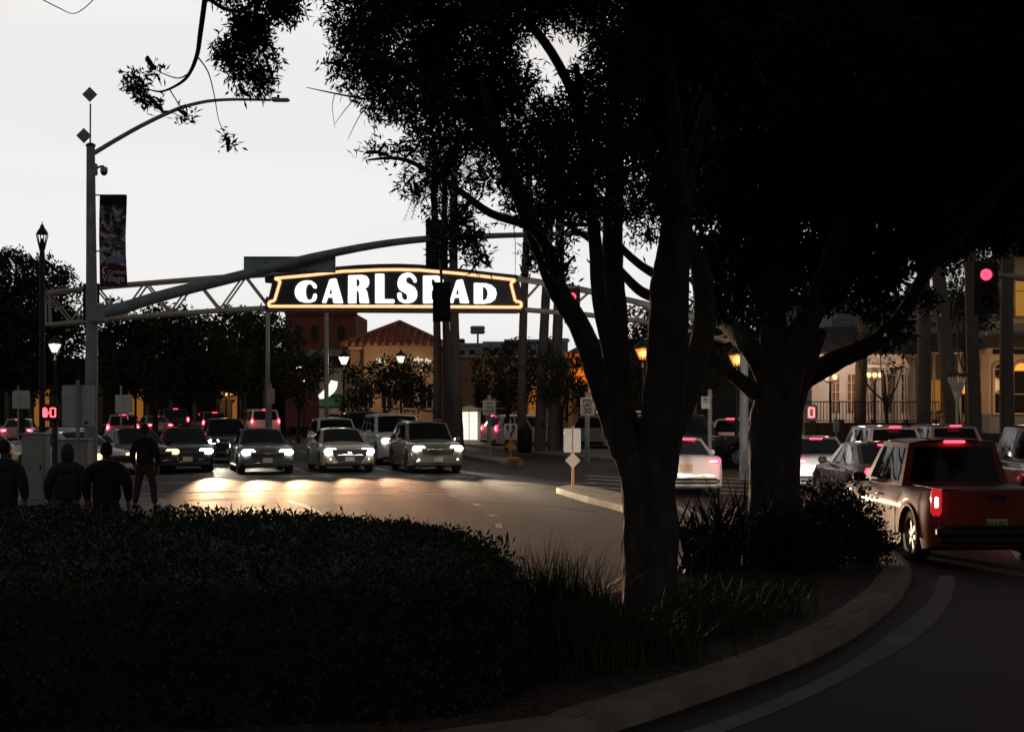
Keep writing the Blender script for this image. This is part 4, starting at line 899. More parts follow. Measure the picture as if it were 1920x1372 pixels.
t = thing('litter_bin', 'dark cylindrical litter bin on the far pavement right of keep right sign', 'bin', gp(984, 855))
MB().lathe([(.26, 0), (.29, .05), (.29, .95), (.31, .97), (.31, 1.03)], (0, 0, .14), 18).build('body', black_m, t, smooth=40)
MB().lathe([(.31, 0), (.28, .08), (.12, .13), (.10, .14)], (0, 0, 1.17), 18).build('lid', black_m, t, smooth=40)
sl = MB()
for k in range(18):
    a = 2 * math.pi * k / 18; sl.box((math.cos(a) * .295, math.sin(a) * .295, .64), (.03, .03, .86), Matrix.Rotation(a, 3, 'Z'))
sl.build('slats', black_m, t)
# lit notice kiosk
KD = 93; kb = Vector((at(880, 828, KD).x, KD, .14)); t = thing('notice_kiosk', 'white gabled notice kiosk with bright back lit panel', 'kiosk', kb)
def k_(x, y, dy=0): return at(x, y, KD + dy) - kb
km = mat('kiosk_white_paint', (.62, .56, .48), rough=.6, var=.1)
MB().pbox(857, 768, 863, 832, KD, .5); 
for x0, x1 in ((857, 863), (896, 901)):
    a, b_ = k_(x0, 830), k_(x1, 767); MB().box(((a.x + b_.x) / 2, .25, b_.z / 2), (b_.x - a.x, .5, b_.z)).build('side_post', km, t)
g = MB(); g.prism([k_(854, 770), k_(904, 770), k_(904, 767), k_(880, 760), k_(854, 767)], (0, .6, 0)); g.build('gable_roof', km, t)
MB().prism([k_(863, 829, .1), k_(896, 829, .1), k_(896, 824.5, .1), k_(863, 824.5, .1)], (0, .3, 0)).build('plinth', km, t)
kl = mat('back_lit_notice_panel', (.9, .9, .8), var=0, emit=(1.0, .93, .70), es=1.15)
for (x0, x1) in ((864, 878.5), (880.5, 895)):
    for j in range(6):
        y0 = 772 + j * 8.8; MB().prism([k_(x0, y0 + 8.1, .12), k_(x1, y0 + 8.1, .12), k_(x1, y0, .12), k_(x0, y0, .12)], (0, .03, 0)).build('panel', kl, t)
MB().prism([k_(863, 825, .16), k_(896, 825, .16), k_(896, 771, .16), k_(863, 771, .16)], (0, .05, 0)).build('backing', mat('kiosk_frame', (.25, .2, .15), var=.1), t)
lamp('panel_glow', 'POINT', t, k_(880, 800, -.8), 12, (1, .9, .65), .3)
# menorah
MD = 56.0; mb0 = Vector((at(1795, 820, MD).x, MD, .14)); t = thing('menorah', 'tall metal V shaped menorah standing in front of the ornate house', 'menorah', mb0)
def m_(x, y): return at(x, y, MD) - mb0
mm = mat('brushed_metal', (.55, .53, .46), rough=.35, metal=.7, var=.1)
MB().tube([(0, 0, 0), m_(1794.5, 752)], .05, 8).build('stem', mm, t)
for i in range(9):
    x1 = 1777 + i * 4.4; yb = 752 - abs(i - 4) * 0.2; top_ = m_(x1, 706); st = m_(1794.5 + (i - 4) * .5, 752)
    MB().tube([st, top_], .026, 6).build('arm', mm, t); MB().lathe([(.02, 0), (.045, .03), (.045, .12), (.02, .14)], top_ + Vector((0, 0, -.02 if i != 4 else .06)), 8).build('lamp_cup', steel_dark, t)
MB().lathe([(.3, 0), (.3, .06), (.08, .12)], (0, 0, 0), 12).build('base', mm, t)
lamp('spot', 'SPOT', t, (-.6, -1.2, .1), 25, (.95, 1, .55), .05, (.35, .75, 1.4), 50)
# ------------------------------------------------------------------ vehicles
def paint(name, c, metal=0.0, rough=.55): return mat('paint_' + name, c, rough=rough, metal=metal * .6, var=.04, scale=2, coat=.6, spec=.25)
KIND = {
 'sedan': dict(L=4.8, W=1.84, top=[(-.5, .55), (-.497, .74), (-.488, .90), (-.46, .99), (-.38, 1.02), (-.2, .98), (.2, .97), (.33, .92), (.42, .84), (.465, .75), (.49, .64), (.5, .52)],
               belt=(-1.80, 1.05, .96), roof=(-.92, .20, 1.44), tw=.70, r=.33, hl=.72, tl=.86),
 'suv': dict(L=4.65, W=1.86, top=[(-.5, .6), (-.497, .86), (-.49, 1.0), (-.47, 1.04), (-.2, 1.05), (.2, 1.06), (.34, 1.03), (.43, .96), (.475, .87), (.494, .74), (.5, .6)],
             belt=(-2.24, 1.02, 1.04), roof=(-1.86, .28, 1.68), tw=.74, r=.36, hl=.82, tl=1.02),
 'big': dict(L=5.2, W=2.0, top=[(-.5, .65), (-.498, 1.0), (-.49, 1.14), (-.47, 1.17), (-.2, 1.17), (.2, 1.18), (.38, 1.15), (.46, 1.10), (.485, 1.0), (.496, .85), (.5, .65)],
             belt=(-2.52, .95, 1.16), roof=(-2.30, .42, 1.88), tw=.80, r=.39, hl=.92, tl=1.15),
 'pickup': dict(L=5.35, W=1.9, top=[(-.5, .62), (-.499, 1.06), (-.492, 1.10), (-.1, 1.11), (.2, 1.11), (.36, 1.08), (.45, 1.0), (.485, .90), (.496, .78), (.5, .62)],
                belt=(-.86, 1.30, 1.10), roof=(-.70, .52, 1.78), tw=.76, r=.39, hl=.88, tl=.94),
 'coupe': dict(L=4.95, W=1.94, top=[(-.5, .55), (-.497, .78), (-.487, .96), (-.46, 1.04), (-.40, 1.03), (-.2, .98), (.2, .96), (.33, .90), (.42, .80), (.465, .70), (.49, .6), (.5, .5)],
               belt=(-2.0, 1.15, .97), roof=(-.75, .15, 1.44), tw=.66, r=.35, hl=.68, tl=.90),
}
def interp(tab, t):
    if t <= tab[0][0]: return tab[0][1]
    for (a, b), (c, d) in zip(tab[:-1], tab[1:]):
        if t <= c: return b + (d - b) * (t - a) / (c - a)
    return tab[-1][1]
def body_mesh(K):
    L_, W, r = K['L'], K['W'], K['r']; zw = r; xf, xr = L_ * .305, -L_ * .295; R = r + .055
    xs = set()
    for i in range(41): xs.add(round(-L_ / 2 + L_ * i / 40, 4))
    for xw in (xf, xr):
        for k in range(13): xs.add(round(xw - R * math.cos(math.pi * k / 12), 4))
    for e in (.470, .485, .493, .497): xs.add(round(L_ * e, 4)); xs.add(round(-L_ * e, 4))
    xs = sorted(xs); mb = MB(); M_ = 15
    for x in xs:
        e = max(0, (abs(x) - (L_ / 2 - .62)) / .62); w = W / 2 * (1 - .17 * e ** 2.6); zt = interp(K['top'], x / L_)
        zb = .20 + .10 * max(0, e) ** 2
        for xw in (xf, xr):
            if abs(x - xw) < R: zb = max(zb, zw + math.sqrt(max(0, R * R - (x - xw) ** 2)))
        zb = min(zb, zt - .12); mid_ = zb + (zt - zb) * .5; fl = 0
        for xw in (xf, xr): fl = max(fl, 1 - abs(x - xw) / (R * 1.5))
        w2 = w + .022 * max(0, fl)
        half = [(w * .90, zb), (w2 * .985, zb + .03), (w2, zb + (zt - zb) * .30), (w, mid_), (w * .985, zb + (zt - zb) * .74), (w * .95, zt - .055), (w * .88, zt - .012), (w * .45, zt + .012)]
        sec = half + [(0, zt + .016)] + [(-a, b) for a, b in reversed(half)]
        M_ = len(sec); mb.v += [(x, a, b) for a, b in sec]
    for i in range(len(xs) - 1):
        for k in range(M_):
            j = (k + 1) % M_; mb.f.append((i * M_ + k, (i + 1) * M_ + k, (i + 1) * M_ + j, i * M_ + j))
    mb.f += [tuple(range(M_)), tuple(range((len(xs) - 1) * M_, len(xs) * M_))[::-1]]
    return mb
def pfun(c00, c10, c11, c01, bow):
    c00, c10, c11, c01 = map(Vector, (c00, c10, c11, c01)); n = (c10 - c00).cross(c01 - c00).normalized()
    def P(u, v, off=0.0): return (c00 * (1 - u) * (1 - v) + c10 * u * (1 - v) + c11 * u * v + c01 * (1 - u) * v) + n * (bow * 4 * u * (1 - u) + off)
    return P
def grid(mb, P, u0, u1, v0, v1, nu, nv, off=0.0):
    vs = [P(u0 + (u1 - u0) * i / nu, v0 + (v1 - v0) * j / nv, off) for j in range(nv + 1) for i in range(nu + 1)]
    fs = [(j * (nu + 1) + i, j * (nu + 1) + i + 1, (j + 1) * (nu + 1) + i + 1, (j + 1) * (nu + 1) + i) for j in range(nv) for i in range(nu)]
    return mb.add(vs, fs)
def pane(P, u0, u1, v0, v1, nu=6):     # thin glass slab following the surface
    mb = MB(); grid(mb, P, u0, u1, v0, v1, nu, 2, .008); return mb
WHEEL = {}
def wheel_meshes(r):
    if r in WHEEL: return WHEEL[r]
    a = MB(); w = .115
    a.lathe([(r * .66, -w), (r * .90, -w * 1.02), (r * .985, -w * .8), (r, -w * .4), (r, w * .4), (r * .985, w * .8), (r * .90, w * 1.02), (r * .66, w)], (0, 0, 0), 26, 'y', False)
    me1 = a.build('tyre', rubber, None, smooth=45); d1 = me1.data; bpy.data.objects.remove(me1)
    b = MB(); b.lathe([(r * .68, w * .95), (r * .68, w * .55), (r * .62, w * .4), (r * .60, -w)], (0, 0, 0), 24, 'y', False)
    for k in range(6):
        an = 2 * math.pi * k / 6; R = Matrix.Rotation(an, 3, 'Y'); b.box(R @ Vector((r * .36, w * .62, 0)), (r * .60, .03, r * .16), R)
    b.lathe([(r * .16, w * .55), (r * .16, w * .78), (r * .08, w * .84), (.002, w * .84)], (0, 0, 0), 12, 'y', False)
    b.lathe([(r * .62, -w * .2), (.002, -w * .2)], (0, 0, 0), 20, 'y', False)
    me2 = b.build('rim', alloy, None, smooth=40); d2 = me2.data; bpy.data.objects.remove(me2)
    WHEEL[r] = (d1, d2); return WHEEL[r]
BODY = {}
def car(label, kind, pos, heading, pm, head=None, tail=None, cat='car', name='car', group=None, fog=None, plate=plate_m, rack=False, detail=False, emblem=None, beam=0.0, bcol=(1, .62, .34), high=True, tpow=4.0, hmask=(1, 1), grille='wide', bdir=(1, 0, -.035), bspot=17, platetext=None, canopy=None):
    K = KIND[kind]; L_, W, r = K['L'], K['W'], K['r']; hx, zbelt = K['belt'][1], K['belt'][2]
    fwd = (math.sin(heading), math.cos(heading))
    t = thing(name, label, cat, (pos[0], pos[1], pos[2] if len(pos) > 2 else 0.0), math.atan2(fwd[1], fwd[0]), group)
    if kind not in BODY:
        o = body_mesh(K).build('body', None, None, smooth=52); BODY[kind] = o.data; bpy.data.objects.remove(o)
    me = BODY[kind].copy(); me.materials.clear(); me.materials.append(pm); link('body', me, pm, t)
    # cabin
    x0, x1, zb = K['belt']; y0, y1, zr = K['roof']; wb, wt = W / 2 * .93, W / 2 * K['tw']; zb -= .04
    A = {('b', 'r', s): Vector((x0, s * wb * (.93 if kind in ('sedan', 'coupe') else .97), zb)) for s in (-1, 1)}
    A.update({('b', 'f', s): Vector((x1, s * wb * .95, zb)) for s in (-1, 1)})
    A.update({('t', 'r', s): Vector((y0, s * wt * .95, zr - .03)) for s in (-1, 1)}); A.update({('t', 'f', s): Vector((y1, s * wt, zr - .03)) for s in (-1, 1)})
    Pf = pfun(A['b', 'f', -1], A['b', 'f', 1], A['t', 'f', 1], A['t', 'f', -1], .06)
    Pr = pfun(A['b', 'r', 1], A['b', 'r', -1], A['t', 'r', -1], A['t', 'r', 1], .05)
    Pl = pfun(A['b', 'f', 1], A['b', 'r', 1], A['t', 'r', 1], A['t', 'f', 1], .025)
    Pq = pfun(A['b', 'r', -1], A['b', 'f', -1], A['t', 'f', -1], A['t', 'r', -1], .025)
    cb = MB()
    for P in (Pf, Pr): grid(cb, P, 0, 1, 0, 1, 10, 4)
    for P in (Pl, Pq): grid(cb, P, 0, 1, 0, 1, 8, 4)
    nu, nv = 8, 6; vs = []
    for j in range(nv + 1):
        for i in range(nu + 1):
            u, v = i / nu, j / nv; a = A['t', 'f', -1].lerp(A['t', 'f', 1], u); b = A['t', 'r', -1].lerp(A['t', 'r', 1], u); p = a.lerp(b, v)
            p.z += .05 * (1 - (2 * u - 1) ** 4) + .02 * (1 - (2 * v - 1) ** 2); p.x += (.06 * 4 * u * (1 - u) * (1 - v)) - .05 * 4 * u * (1 - u) * v; vs.append(p)
            if i in (0, nu): vs[-1].y += (.025 * 4 * v * (1 - v)) * (1 if i else -1)
    cb.add(vs, [(j * (nu + 1) + i, j * (nu + 1) + i + 1, (j + 1) * (nu + 1) + i + 1, (j + 1) * (nu + 1) + i) for j in range(nv) for i in range(nu)])
    cab = cb.build('cabin', pm, t, smooth=62)
    pane(Pf, .05, .95, .10, .93).build('windshield', glass_m, t, smooth=60)
    pane(Pr, .07, .93, .16 if kind != 'pickup' else .12, .90).build('rear_window', glass_m, t, smooth=60)
    cuts = {'sedan': ((.20, .44), (.47, .80)), 'coupe': ((.22, .46), (.49, .80)), 'suv': ((.12, .38), (.41, .66), (.70, .92)), 'big': ((.10, .34), (.37, .62), (.66, .94)), 'pickup': ((.14, .52), (.56, .90))}[kind]
    for a, b in cuts:
        pane(Pl, a, b, .14, .88, 3).build('side_window', glass_m, t, smooth=60); pane(Pq, 1 - b, 1 - a, .14, .88, 3).build('side_window', glass_m, t, smooth=60)
    # wheels
    d1, d2 = wheel_meshes(r)
    for x in (L_ * .305, -L_ * .295):
        for s in (-1, 1):
            w_ = bpy.data.objects.new('wheel', None); COL.objects.link(w_); w_.parent = t; w_.location = (x, s * (W / 2 - .125), r); w_.rotation_euler = (0, rng.uniform(0, 6), 0) if s > 0 else (0, rng.uniform(0, 6), math.pi)
            link('tyre', d1, rubber, w_); link('rim', d2, alloy, w_)
    # front end
    xf = L_ / 2; zh = K['hl']; yh = W / 2 - .30
    if head is not None or detail or True:
        for k, s in enumerate((-1, 1)):
            hm = (head if head is not None and hmask[k] else head_off)
            R = Matrix.Rotation(s * -.35, 3, 'Z'); sl = (.22, .44, .18) if kind != 'pickup' else (.2, .36, .2)
            h_ = MB().rbox((xf - .13, s * yh, zh), sl, .05, R).build('headlight', hm, t, smooth=50)
            if head is not None and hmask[k] and beam > 0:
                lamp('headlight_beam', 'SPOT', t, (xf + .06, s * yh, zh), beam, bcol, .09, bdir, bspot, 1.0)
        if grille == 'hex':
            pts = [(-.62, .26), (.62, .26), (.52, .02), (.34, -.22), (-.34, -.22), (-.52, .02)]
        elif grille == 'tall': pts = [(-.68, .16), (.68, .16), (.66, -.20), (-.66, -.20)]
        else: pts = [(-.58, .12), (.58, .12), (.50, -.12), (-.50, -.12)]
        gz = zh - .10 if grille != 'hex' else zh - .20
        MB().prism([(xf - .06, a, gz + b) for a, b in pts], (.066, 0, 0)).build('grille', trim_m, t)
        for j in range(3):
            zz = gz + .08 - .08 * j; w_ = .50 - .05 * j
            MB().rbox((xf + .010, 0, zz), (.016, 2 * w_ * (.85 if grille == 'hex' else 1), .016), .004).build('grille_bar', chrome if (j == 0 or grille == 'tall') else trim_m, t)
        MB().rbox((xf - .10, 0, .30), (.24, W * .84, .14), .04).build('lower_bumper', trim_m, t)
        MB().rbox((xf + .010, .0, .46), (.02, .32, .16), .004).build('license_plate', plate, t)
        if grille == 'hex':     # bright lower lip and slanted trim of the grille surround
            lp = MB(); lp.tube([(xf - .02, -.72, .34), (xf + .02, -.40, .32), (xf + .03, -.30, .37), (xf + .03, .30, .37), (xf + .02, .40, .32), (xf - .02, .72, .34)], .022, 6); lp.build('chrome_lip', chrome, t, smooth=60)
            lp = MB(); lp.tube([(xf + .012, y, gz + z) for y, z in pts + [pts[0]]], .014, 6); lp.build('grille_surround', chrome, t, smooth=60)
            em = MB(); R = Matrix.Rotation(.35, 3, 'X')          # slanted badge
            for a, b in ((-.05, 0), (.05, 0)): em.rbox((xf + .02, a, gz + .15), (.012, .024, .09), .004, R)
            em.rbox((xf + .02, 0, gz + .15), (.012, .10, .02), .004); em.build('badge', chrome, t)
        elif emblem: MB().rbox((xf + .02, 0, gz + .07), (.012, .12, .035), .005).build('badge', chrome, t)
        if fog is not None:
            for s in (-1, 1): MB().lathe([(.07, -.02), (.07, .02), (.03, .03)], (xf - .03, s * (yh + .03), .46), 12, 'x').build('fog_light', fog, t, smooth=50)
    # rear end
    zt = K['tl']; tm = tail if tail is not None else tail_dim
    if kind == 'pickup' and tail is not None: tm = mat('lit_red_lens', (.4, .02, .02), rough=.2, var=0, emit=(1, .03, .05), es=.5)
    for s in (-1, 1):
        if kind in ('sedan', 'coupe'): d, c = (.12, .42, .15), (-xf + .09, s * (W / 2 - .30), zt)
        elif kind == 'pickup': d, c = (.20, .12, .40), (-xf + .09, s * (W / 2 - .085), zt)
        else: d, c = (.14, .16, .34), (-xf + .09, s * (W / 2 - .18), zt)
        tl_ = MB().rbox(c, d, .045, Matrix.Rotation(s * .30, 3, 'Z')).build('tail_light', tm, t, smooth=50)
        if tail is not None:
            MB().rbox((c[0] - d[0] * .42, c[1] + s * .02, c[2]), (.05, d[1] * .5, d[2] * .40), .015, Matrix.Rotation(s * .30, 3, 'Z')).build('bulb', tail_core, tl_, smooth=50)
            lamp('tail_glow', 'POINT', t, (-xf - .28, s * (W / 2 - .12), zt), tpow, (1, .05, .09), .08)
    MB().rbox((-xf + .04, 0, .40), (.20, W * .86, .16), .05).build('rear_bumper', trim_m if kind != 'pickup' else chrome if not detail else trim_m, t)
    rp = MB().rbox((-xf - .012, 0, .74 if kind in ('sedan', 'coupe', 'suv') else .62), (.02, .32, .16), .004).build('license_plate', plate, t)
    if platetext:
        tx = MB(); put_text(tx, platetext, .115, (-xf - .026, 0, .615), (0, -1, 0), (0, 0, 1), .003); tx.build('plate_characters', mat('plate_ink', (.10, .12, .06), var=0), rp)
    if high:
        hz = {'sedan': (-1.0, zr - .05), 'coupe': (-.85, zr - .04), 'suv': (-2.0, zr - .02), 'big': (-2.38, zr - .02), 'pickup': (y0 - .05, zr - .03)}[kind]
        MB().rbox((hz[0] - .06, 0, hz[1] + .02), (.05, .34 if kind != 'coupe' else .85, .04), .012).build('high_brake_light', tail if tail is not None else tail_dim, t)
    # mirrors, handles, sills
    for s in (-1, 1):
        mr = MB(); mr.rbox((x1 - .42, s * (W / 2 + .09), zbelt + .06), (.12, .20, .15), .04); mr.box((x1 - .40, s * (W / 2 - .02), zbelt + .01), (.06, .12, .04)); mr.build('mirror', trim_m if kind == 'pickup' else pm, t, smooth=50)
        for xx in (.25, -.75):
            if kind in ('sedan', 'suv', 'coupe', 'big') or xx > 0: MB().rbox((xx - .15, s * (W / 2 + .012), zbelt - .17), (.17, .03, .03), .01).build('door_handle', chrome if detail else pm, t)
        MB().rbox((0, s * (W / 2 - .03), .23), (L_ * .60 - 2 * r - .12, .08, .09), .02).build('sill', trim_m, t)
        for xx in ((.82, -.28) if kind != 'pickup' else (1.18, .20, -.82)): MB().box((xx, s * (W / 2 + .003), .66), (.010, .008, zbelt * .62)).build('door_seam', trim_m, t)
    if rack:
        for s in (-1, 1): MB().tube([(y1 - .15, s * wt * .90, zr + .015), (y1 - .2, s * wt * .90, zr + .06), (y0 + .2, s * wt * .88, zr + .06), (y0 + .1, s * wt * .88, zr + .015)], .018, 6).build('roof_rail', trim_m, t)
    if kind == 'pickup':
        MB().rbox((-xf + .98, 0, 1.118), (1.72, W * .80, .012), .004).build('bed_cover', trim_m, t)
        MB().rbox((-xf - .008, 0, .90), (.014, W * .78, .36), .005).build('tailgate', pm, t)
        MB().rbox((-xf - .022, 0, 1.00), (.016, .26, .08), .005).build('tailgate_handle', trim_m, t)
        MB().rbox((-xf - .06, 0, .52), (.16, W * .96, .17), .05).build('step_bumper', trim_m, t)
        tx = MB()
        for k in range(6): tx.box((-xf - .018, .78 - k * .07 - .05, .80), (.006, .05, .03))
        tx.build('badge_lettering', mat('dull_badge', (.12, .06, .05), rough=.4, var=0), t)
        for x in (L_ * .305, -L_ * .295):
            for s in (-1, 1):
                fa = MB(); R = r + .06
                fa.tube([(x + R * math.cos(a), s * (W / 2 + .012), r + R * math.sin(a)) for a in [math.pi * i / 12 for i in range(13)]], .03, 6); fa.build('wheel_arch_trim', pm, t, smooth=60)
    return t
H14 = math.pi + math.radians(-14)      # heading of the oncoming traffic (towards camera, slightly right)
def by_front(px, py, kind, h):         # centre from the pixel of the front edge on the road
    p = gp(px, py); return (p.x - math.sin(h) * KIND[kind]['L'] / 2, p.y - math.cos(h) * KIND[kind]['L'] / 2)
def by_rear(px, py, kind, h):
    p = gp(px, py); return (p.x + math.sin(h) * KIND[kind]['L'] / 2, p.y + math.cos(h) * KIND[kind]['L'] / 2)
G1 = 'oncoming cars waiting at the stop line'; G2 = 'cars queueing away from the camera at right'; G3 = 'cars far up the road with red lights'
black_p = paint('black', (.010, .010, .011)); grey_p = paint('dark_grey', (.10, .10, .105), .2); beige_p = paint('silver_beige', (.58, .52, .46), .3); white_p = paint('white', (.80, .79, .77)); white2 = paint('pearl_white', (.74, .70, .68))
red_p = mat('paint_dark_red', (.26, .042, .026), rough=.6, var=.05, scale=2, coat=.22, spec=.15); silver_p = paint('silver', (.46, .47, .49), .6); tan_p = paint('dark_bronze', (.26, .23, .18), .3); navy_p = paint('charcoal', (.02, .021, .025))
BM = 12500
car('black sedan with one bright headlight, leftmost of the front row of oncoming cars', 'sedan', by_front(352, 886, 'sedan', H14), H14, black_p, head_on, group=G1, beam=BM, hmask=(1, 1), emblem=True)
car('dark SUV with lit headlights behind the two left oncoming cars', 'suv', by_front(432, 868, 'suv', H14), H14, navy_p, head_cool, group=G1, beam=BM * .2, fog=head_cool, bcol=(1, .9, .7))
car('dark grey sedan with both headlights lit, second from left in front row', 'sedan', by_front(502, 889, 'sedan', H14), H14, grey_p, head_on, group=G1, beam=BM, emblem=True)
car('silver beige sedan with hexagonal grille and amber fog lights in front row', 'sedan', by_front(656, 886, 'sedan', H14), H14, beige_p, head_on, group=G1, fog=fog_on, beam=BM, bcol=(1, .52, .28), grille='hex')
car('tall white SUV with one dazzling headlight behind the silver beige sedan', 'big', by_front(762, 872, 'big', H14), H14, white_p, head_cool, group=G1, beam=BM * .35, bcol=(.95, .95, .8), grille='tall', hmask=(1, 1))
car('bronze SUV with roof rails and bright headlights, rightmost of front row', 'suv', by_front(822, 887, 'suv', H14), H14, tan_p, head_on, group=G1, fog=head_on, beam=BM, rack=True, bcol=(1, .76, .48))
car('white hatchback partly hidden behind the silver beige sedan', 'suv', by_front(642, 864, 'suv', H14), H14, white_p, None, group=G1)
car('dark SUV roof showing behind the tall white SUV', 'big', by_front(700, 852, 'big', H14), H14, navy_p, None, group=G1)
# left edge, crossing traffic
h = math.pi + math.radians(-48)
car('white sedan at the far left edge with amber side light', 'sedan', by_front(30, 892, 'sedan', h), h, white_p, head_dim, group='pale cars at the left corner', beam=0)
car('white sedan behind the black jacketed person with amber side light', 'sedan', by_front(222, 899, 'sedan', h), h, white_p, head_dim, group='pale cars at the left corner', beam=0)
h = math.pi + math.radians(-30)
car('dark sedan half hidden by the standing person left of the headlights', 'sedan', by_front(292, 888, 'sedan', h), h, navy_p, head_dim, group='pale cars at the left corner', beam=0)
car('silver sedan roof showing behind the blank sign back', 'sedan', (-15.2, 60), math.pi / 2, silver_p, None, group='pale cars at the left corner')
# far cars with red lights
ha = math.radians(-22)
for lb, kd, px, D, hh, pm in (('white SUV with red brake lights far behind the dark oncoming SUV', 'big', 486, 108, -.3, white_p), ('grey SUV with glowing red brake lights far behind the black sedan', 'suv', 392, 112, -.35, grey_p),
                               ('dark van with red brake lights at the end of the far queue', 'big', 322, 118, -.3, navy_p), ('bronze sedan with red brake lights left of the far dark van', 'sedan', 287, 112, -.4, tan_p),
                               ('silver SUV with red brake lights behind the black jacketed person', 'suv', 232, 92, -.2, silver_p), ('silver sedan with red brake lights above the far left people', 'sedan', 38, 92, -.2, silver_p)):
    car(lb, kd, ((px - CX) / F * D, D), hh, pm, None, tail_on, group=G3, tpow=2.5)
# parked and passing cars beyond the median
car('white parked SUV with red tail light beside the notice kiosk', 'suv', (at(990, 780, 88).x, 88, .0), math.radians(62), white2, None, tail_on, group='cars parked on the far side', tpow=1.5)
car('pale SUV with its tailgate raised behind the speed limit sign', 'suv', (at(1128, 780, 84).x, 84, 0), math.radians(20), silver_p, None, None, group='cars parked on the far side')
car('white van glimpsed between the stems of the forked tree', 'big', (at(1192, 780, 86).x, 86, 0), math.radians(70), white_p, None, None, group='cars parked on the far side')
car('black SUV parked between the two tree trunks', 'big', (at(1290, 780, 62).x, 62, 0), math.radians(78), black_p, None, None, group='cars parked on the far side')
car('white SUV with red tail light just left of the second trunk', 'suv', (at(1396, 780, 72).x, 72, 0), math.radians(24), white2, None, tail_on, group='cars parked on the far side', tpow=1.5)
# queue leaving the camera
car('white sedan with wide red tail lights seen right of the forked trunk', 'coupe', by_rear(1287, 932, 'coupe', -.02), -.02, white2, None, tail_on, group=G2, plate=mat('plate_amber', (.6, .4, .2), rough=.5, var=.1), tpow=3)
car('silver white sedan with lit tail lights left of the maroon sedan', 'sedan', by_rear(1550, 927, 'sedan', -.03), -.03, silver_p, None, tail_on, group=G2, tpow=4.5)
car('dark maroon sedan with red tail lights just ahead of the pickup', 'sedan', by_rear(1692, 957, 'sedan', -.07), -.07, paint('maroon', (.06, .035, .035), .3), head_on, tail_on, group=G2, tpow=5, beam=160, bcol=(.95, 1, .9), bdir=(1, 0, -.05), bspot=70)
car('white SUV roof with red high brake light beyond the maroon sedan', 'suv', (at(1645, 800, 50).x, 50), -.03, white_p, None, tail_on, group=G2, tpow=4.5)
car('silver car roof showing above the pickup cab', 'suv', (at(1755, 800, 52).x, 52), -.03, silver_p, None, tail_on, group=G2, tpow=4.5)
car('tall black van at the right edge with round red brake light', 'big', (at(1935, 900, 36).x + .35, 36.0), -.04, navy_p, None, tail_on, group=G2, tpow=70)
TH = math.radians(-4)
rp_ = gp(1868, 1068)
car('dark red pickup truck with alloy wheels stopped beside the kerb', 'pickup', (rp_.x + .12 + math.sin(TH) * 2.675, 24.7 + 2.675), TH, red_p, head_on, tail_on, beam=2400, bcol=(1, .86, .70), bdir=(1, .10, -.02), bspot=56, name='pickup_truck', cat='pickup truck', group=None, plate=plate_y, detail=True, tpow=.22, platetext='4P5ABC2', high=True)
car('black SUV behind the camera queue right of the pickup', 'suv', (11.2, 27.5), -.05, black_p, None, tail_on, group=G2, tpow=7) if False else None
# ------------------------------------------------------------------ palms
def palm(px0, px1, D, label, ztop, r0=.21, zb=.14, fr=22, seed=0):
    base = Vector((at(px0, 800, D).x, D, zb)); tp = Vector((at(px1, 480, D).x, D, 0)); lean = (tp.x - base.x) / max(1, (at(0, 480, D).z - at(0, 800, D).z))
    t = thing('palm_tree', label, 'palm tree', base, 0, 'tall palm trees'); rr = random.Random(seed)
    n = 40; pts = []; rad = []
    for i in range(n + 1):
        f = i / n; z = ztop * f; pts.append(Vector((lean * z + .06 * math.sin(f * 5 + seed), .04 * math.sin(f * 4), z))); rad.append(r0 * (1.35 - .5 * f if f < .1 else 1.25 - .45 * f) * (1 + .03 * (i % 2)))
    MB().tube(pts, rad, 12).build('trunk', palm_m, t, smooth=60)
    top_ = pts[-1]; V = MB()
    for k in range(fr):
        a = 2 * math.pi * k / fr + rr.uniform(-.2, .2); el = rr.uniform(-.9, 1.1); Ln = rr.uniform(1.7, 2.4); d = Vector((math.cos(a), math.sin(a), 0)); prev = top_
        P = [top_ + d * Ln * s * math.cos(el * .6) + Vector((0, 0, Ln * (math.sin(el) * s - .55 * s * s))) for s in (0, .2, .4, .6, .8, 1.0)]
        side = Vector((-d.y, d.x, 0))
        for i in range(1, 6):
            for j in range(4):
                p = P[i - 1].lerp(P[i], j / 4); tdir = (P[i] - P[i - 1]).normalized(); ll = .55 * (1 - .55 * i / 5)
                for sg in (-1, 1):
                    e = p + side * sg * ll + tdir * ll * .7 + Vector((0, 0, -.25 * ll)); V.add([p, p + tdir * .035, e], [(0, 1, 2)])
        for i in range(5): V.add([P[i] - side * .02, P[i] + side * .02, P[i + 1] + side * .015, P[i + 1] - side * .015], [(0, 1, 2, 3)])
    tag(V.build('fronds', leaf_bg, t), kind='stuff'); return t
pl_ = [(818, 817, 82, 'leftmost of the slim palm trunks rising before the tan building', 13.5, .17), (838, 836, 82, 'slim palm trunk just right of the hanging signal head', 13.2, .17), (857, 853, 78, 'slim pale palm trunk right of the paired trunks under the sign', 13.8, .2),
       (978, 985, 78, 'palm trunk at the right end of the lit arch sign', 13.6, .18), (1014, 1024, 78, 'dark palm trunk between arch sign and red signal', 14.5, .2), (1040, 1046, 78, 'palm trunk just left of the red signal', 15, .22),
       (1731, 1730, 60, 'leftmost of the palm trunks in front of the ornate house', 12.6, .21), (1790, 1764, 58, 'leaning palm trunk behind the menorah', 12.8, .22), (1826, 1824, 60, 'straight palm trunk left of the red signal by the house', 13, .20), (1888, 1892, 60, 'palm trunk between the two arched house windows', 13, .21),
       (1614, 1620, 64, 'thin palm trunk in front of the french windows', 9.5, .2)]
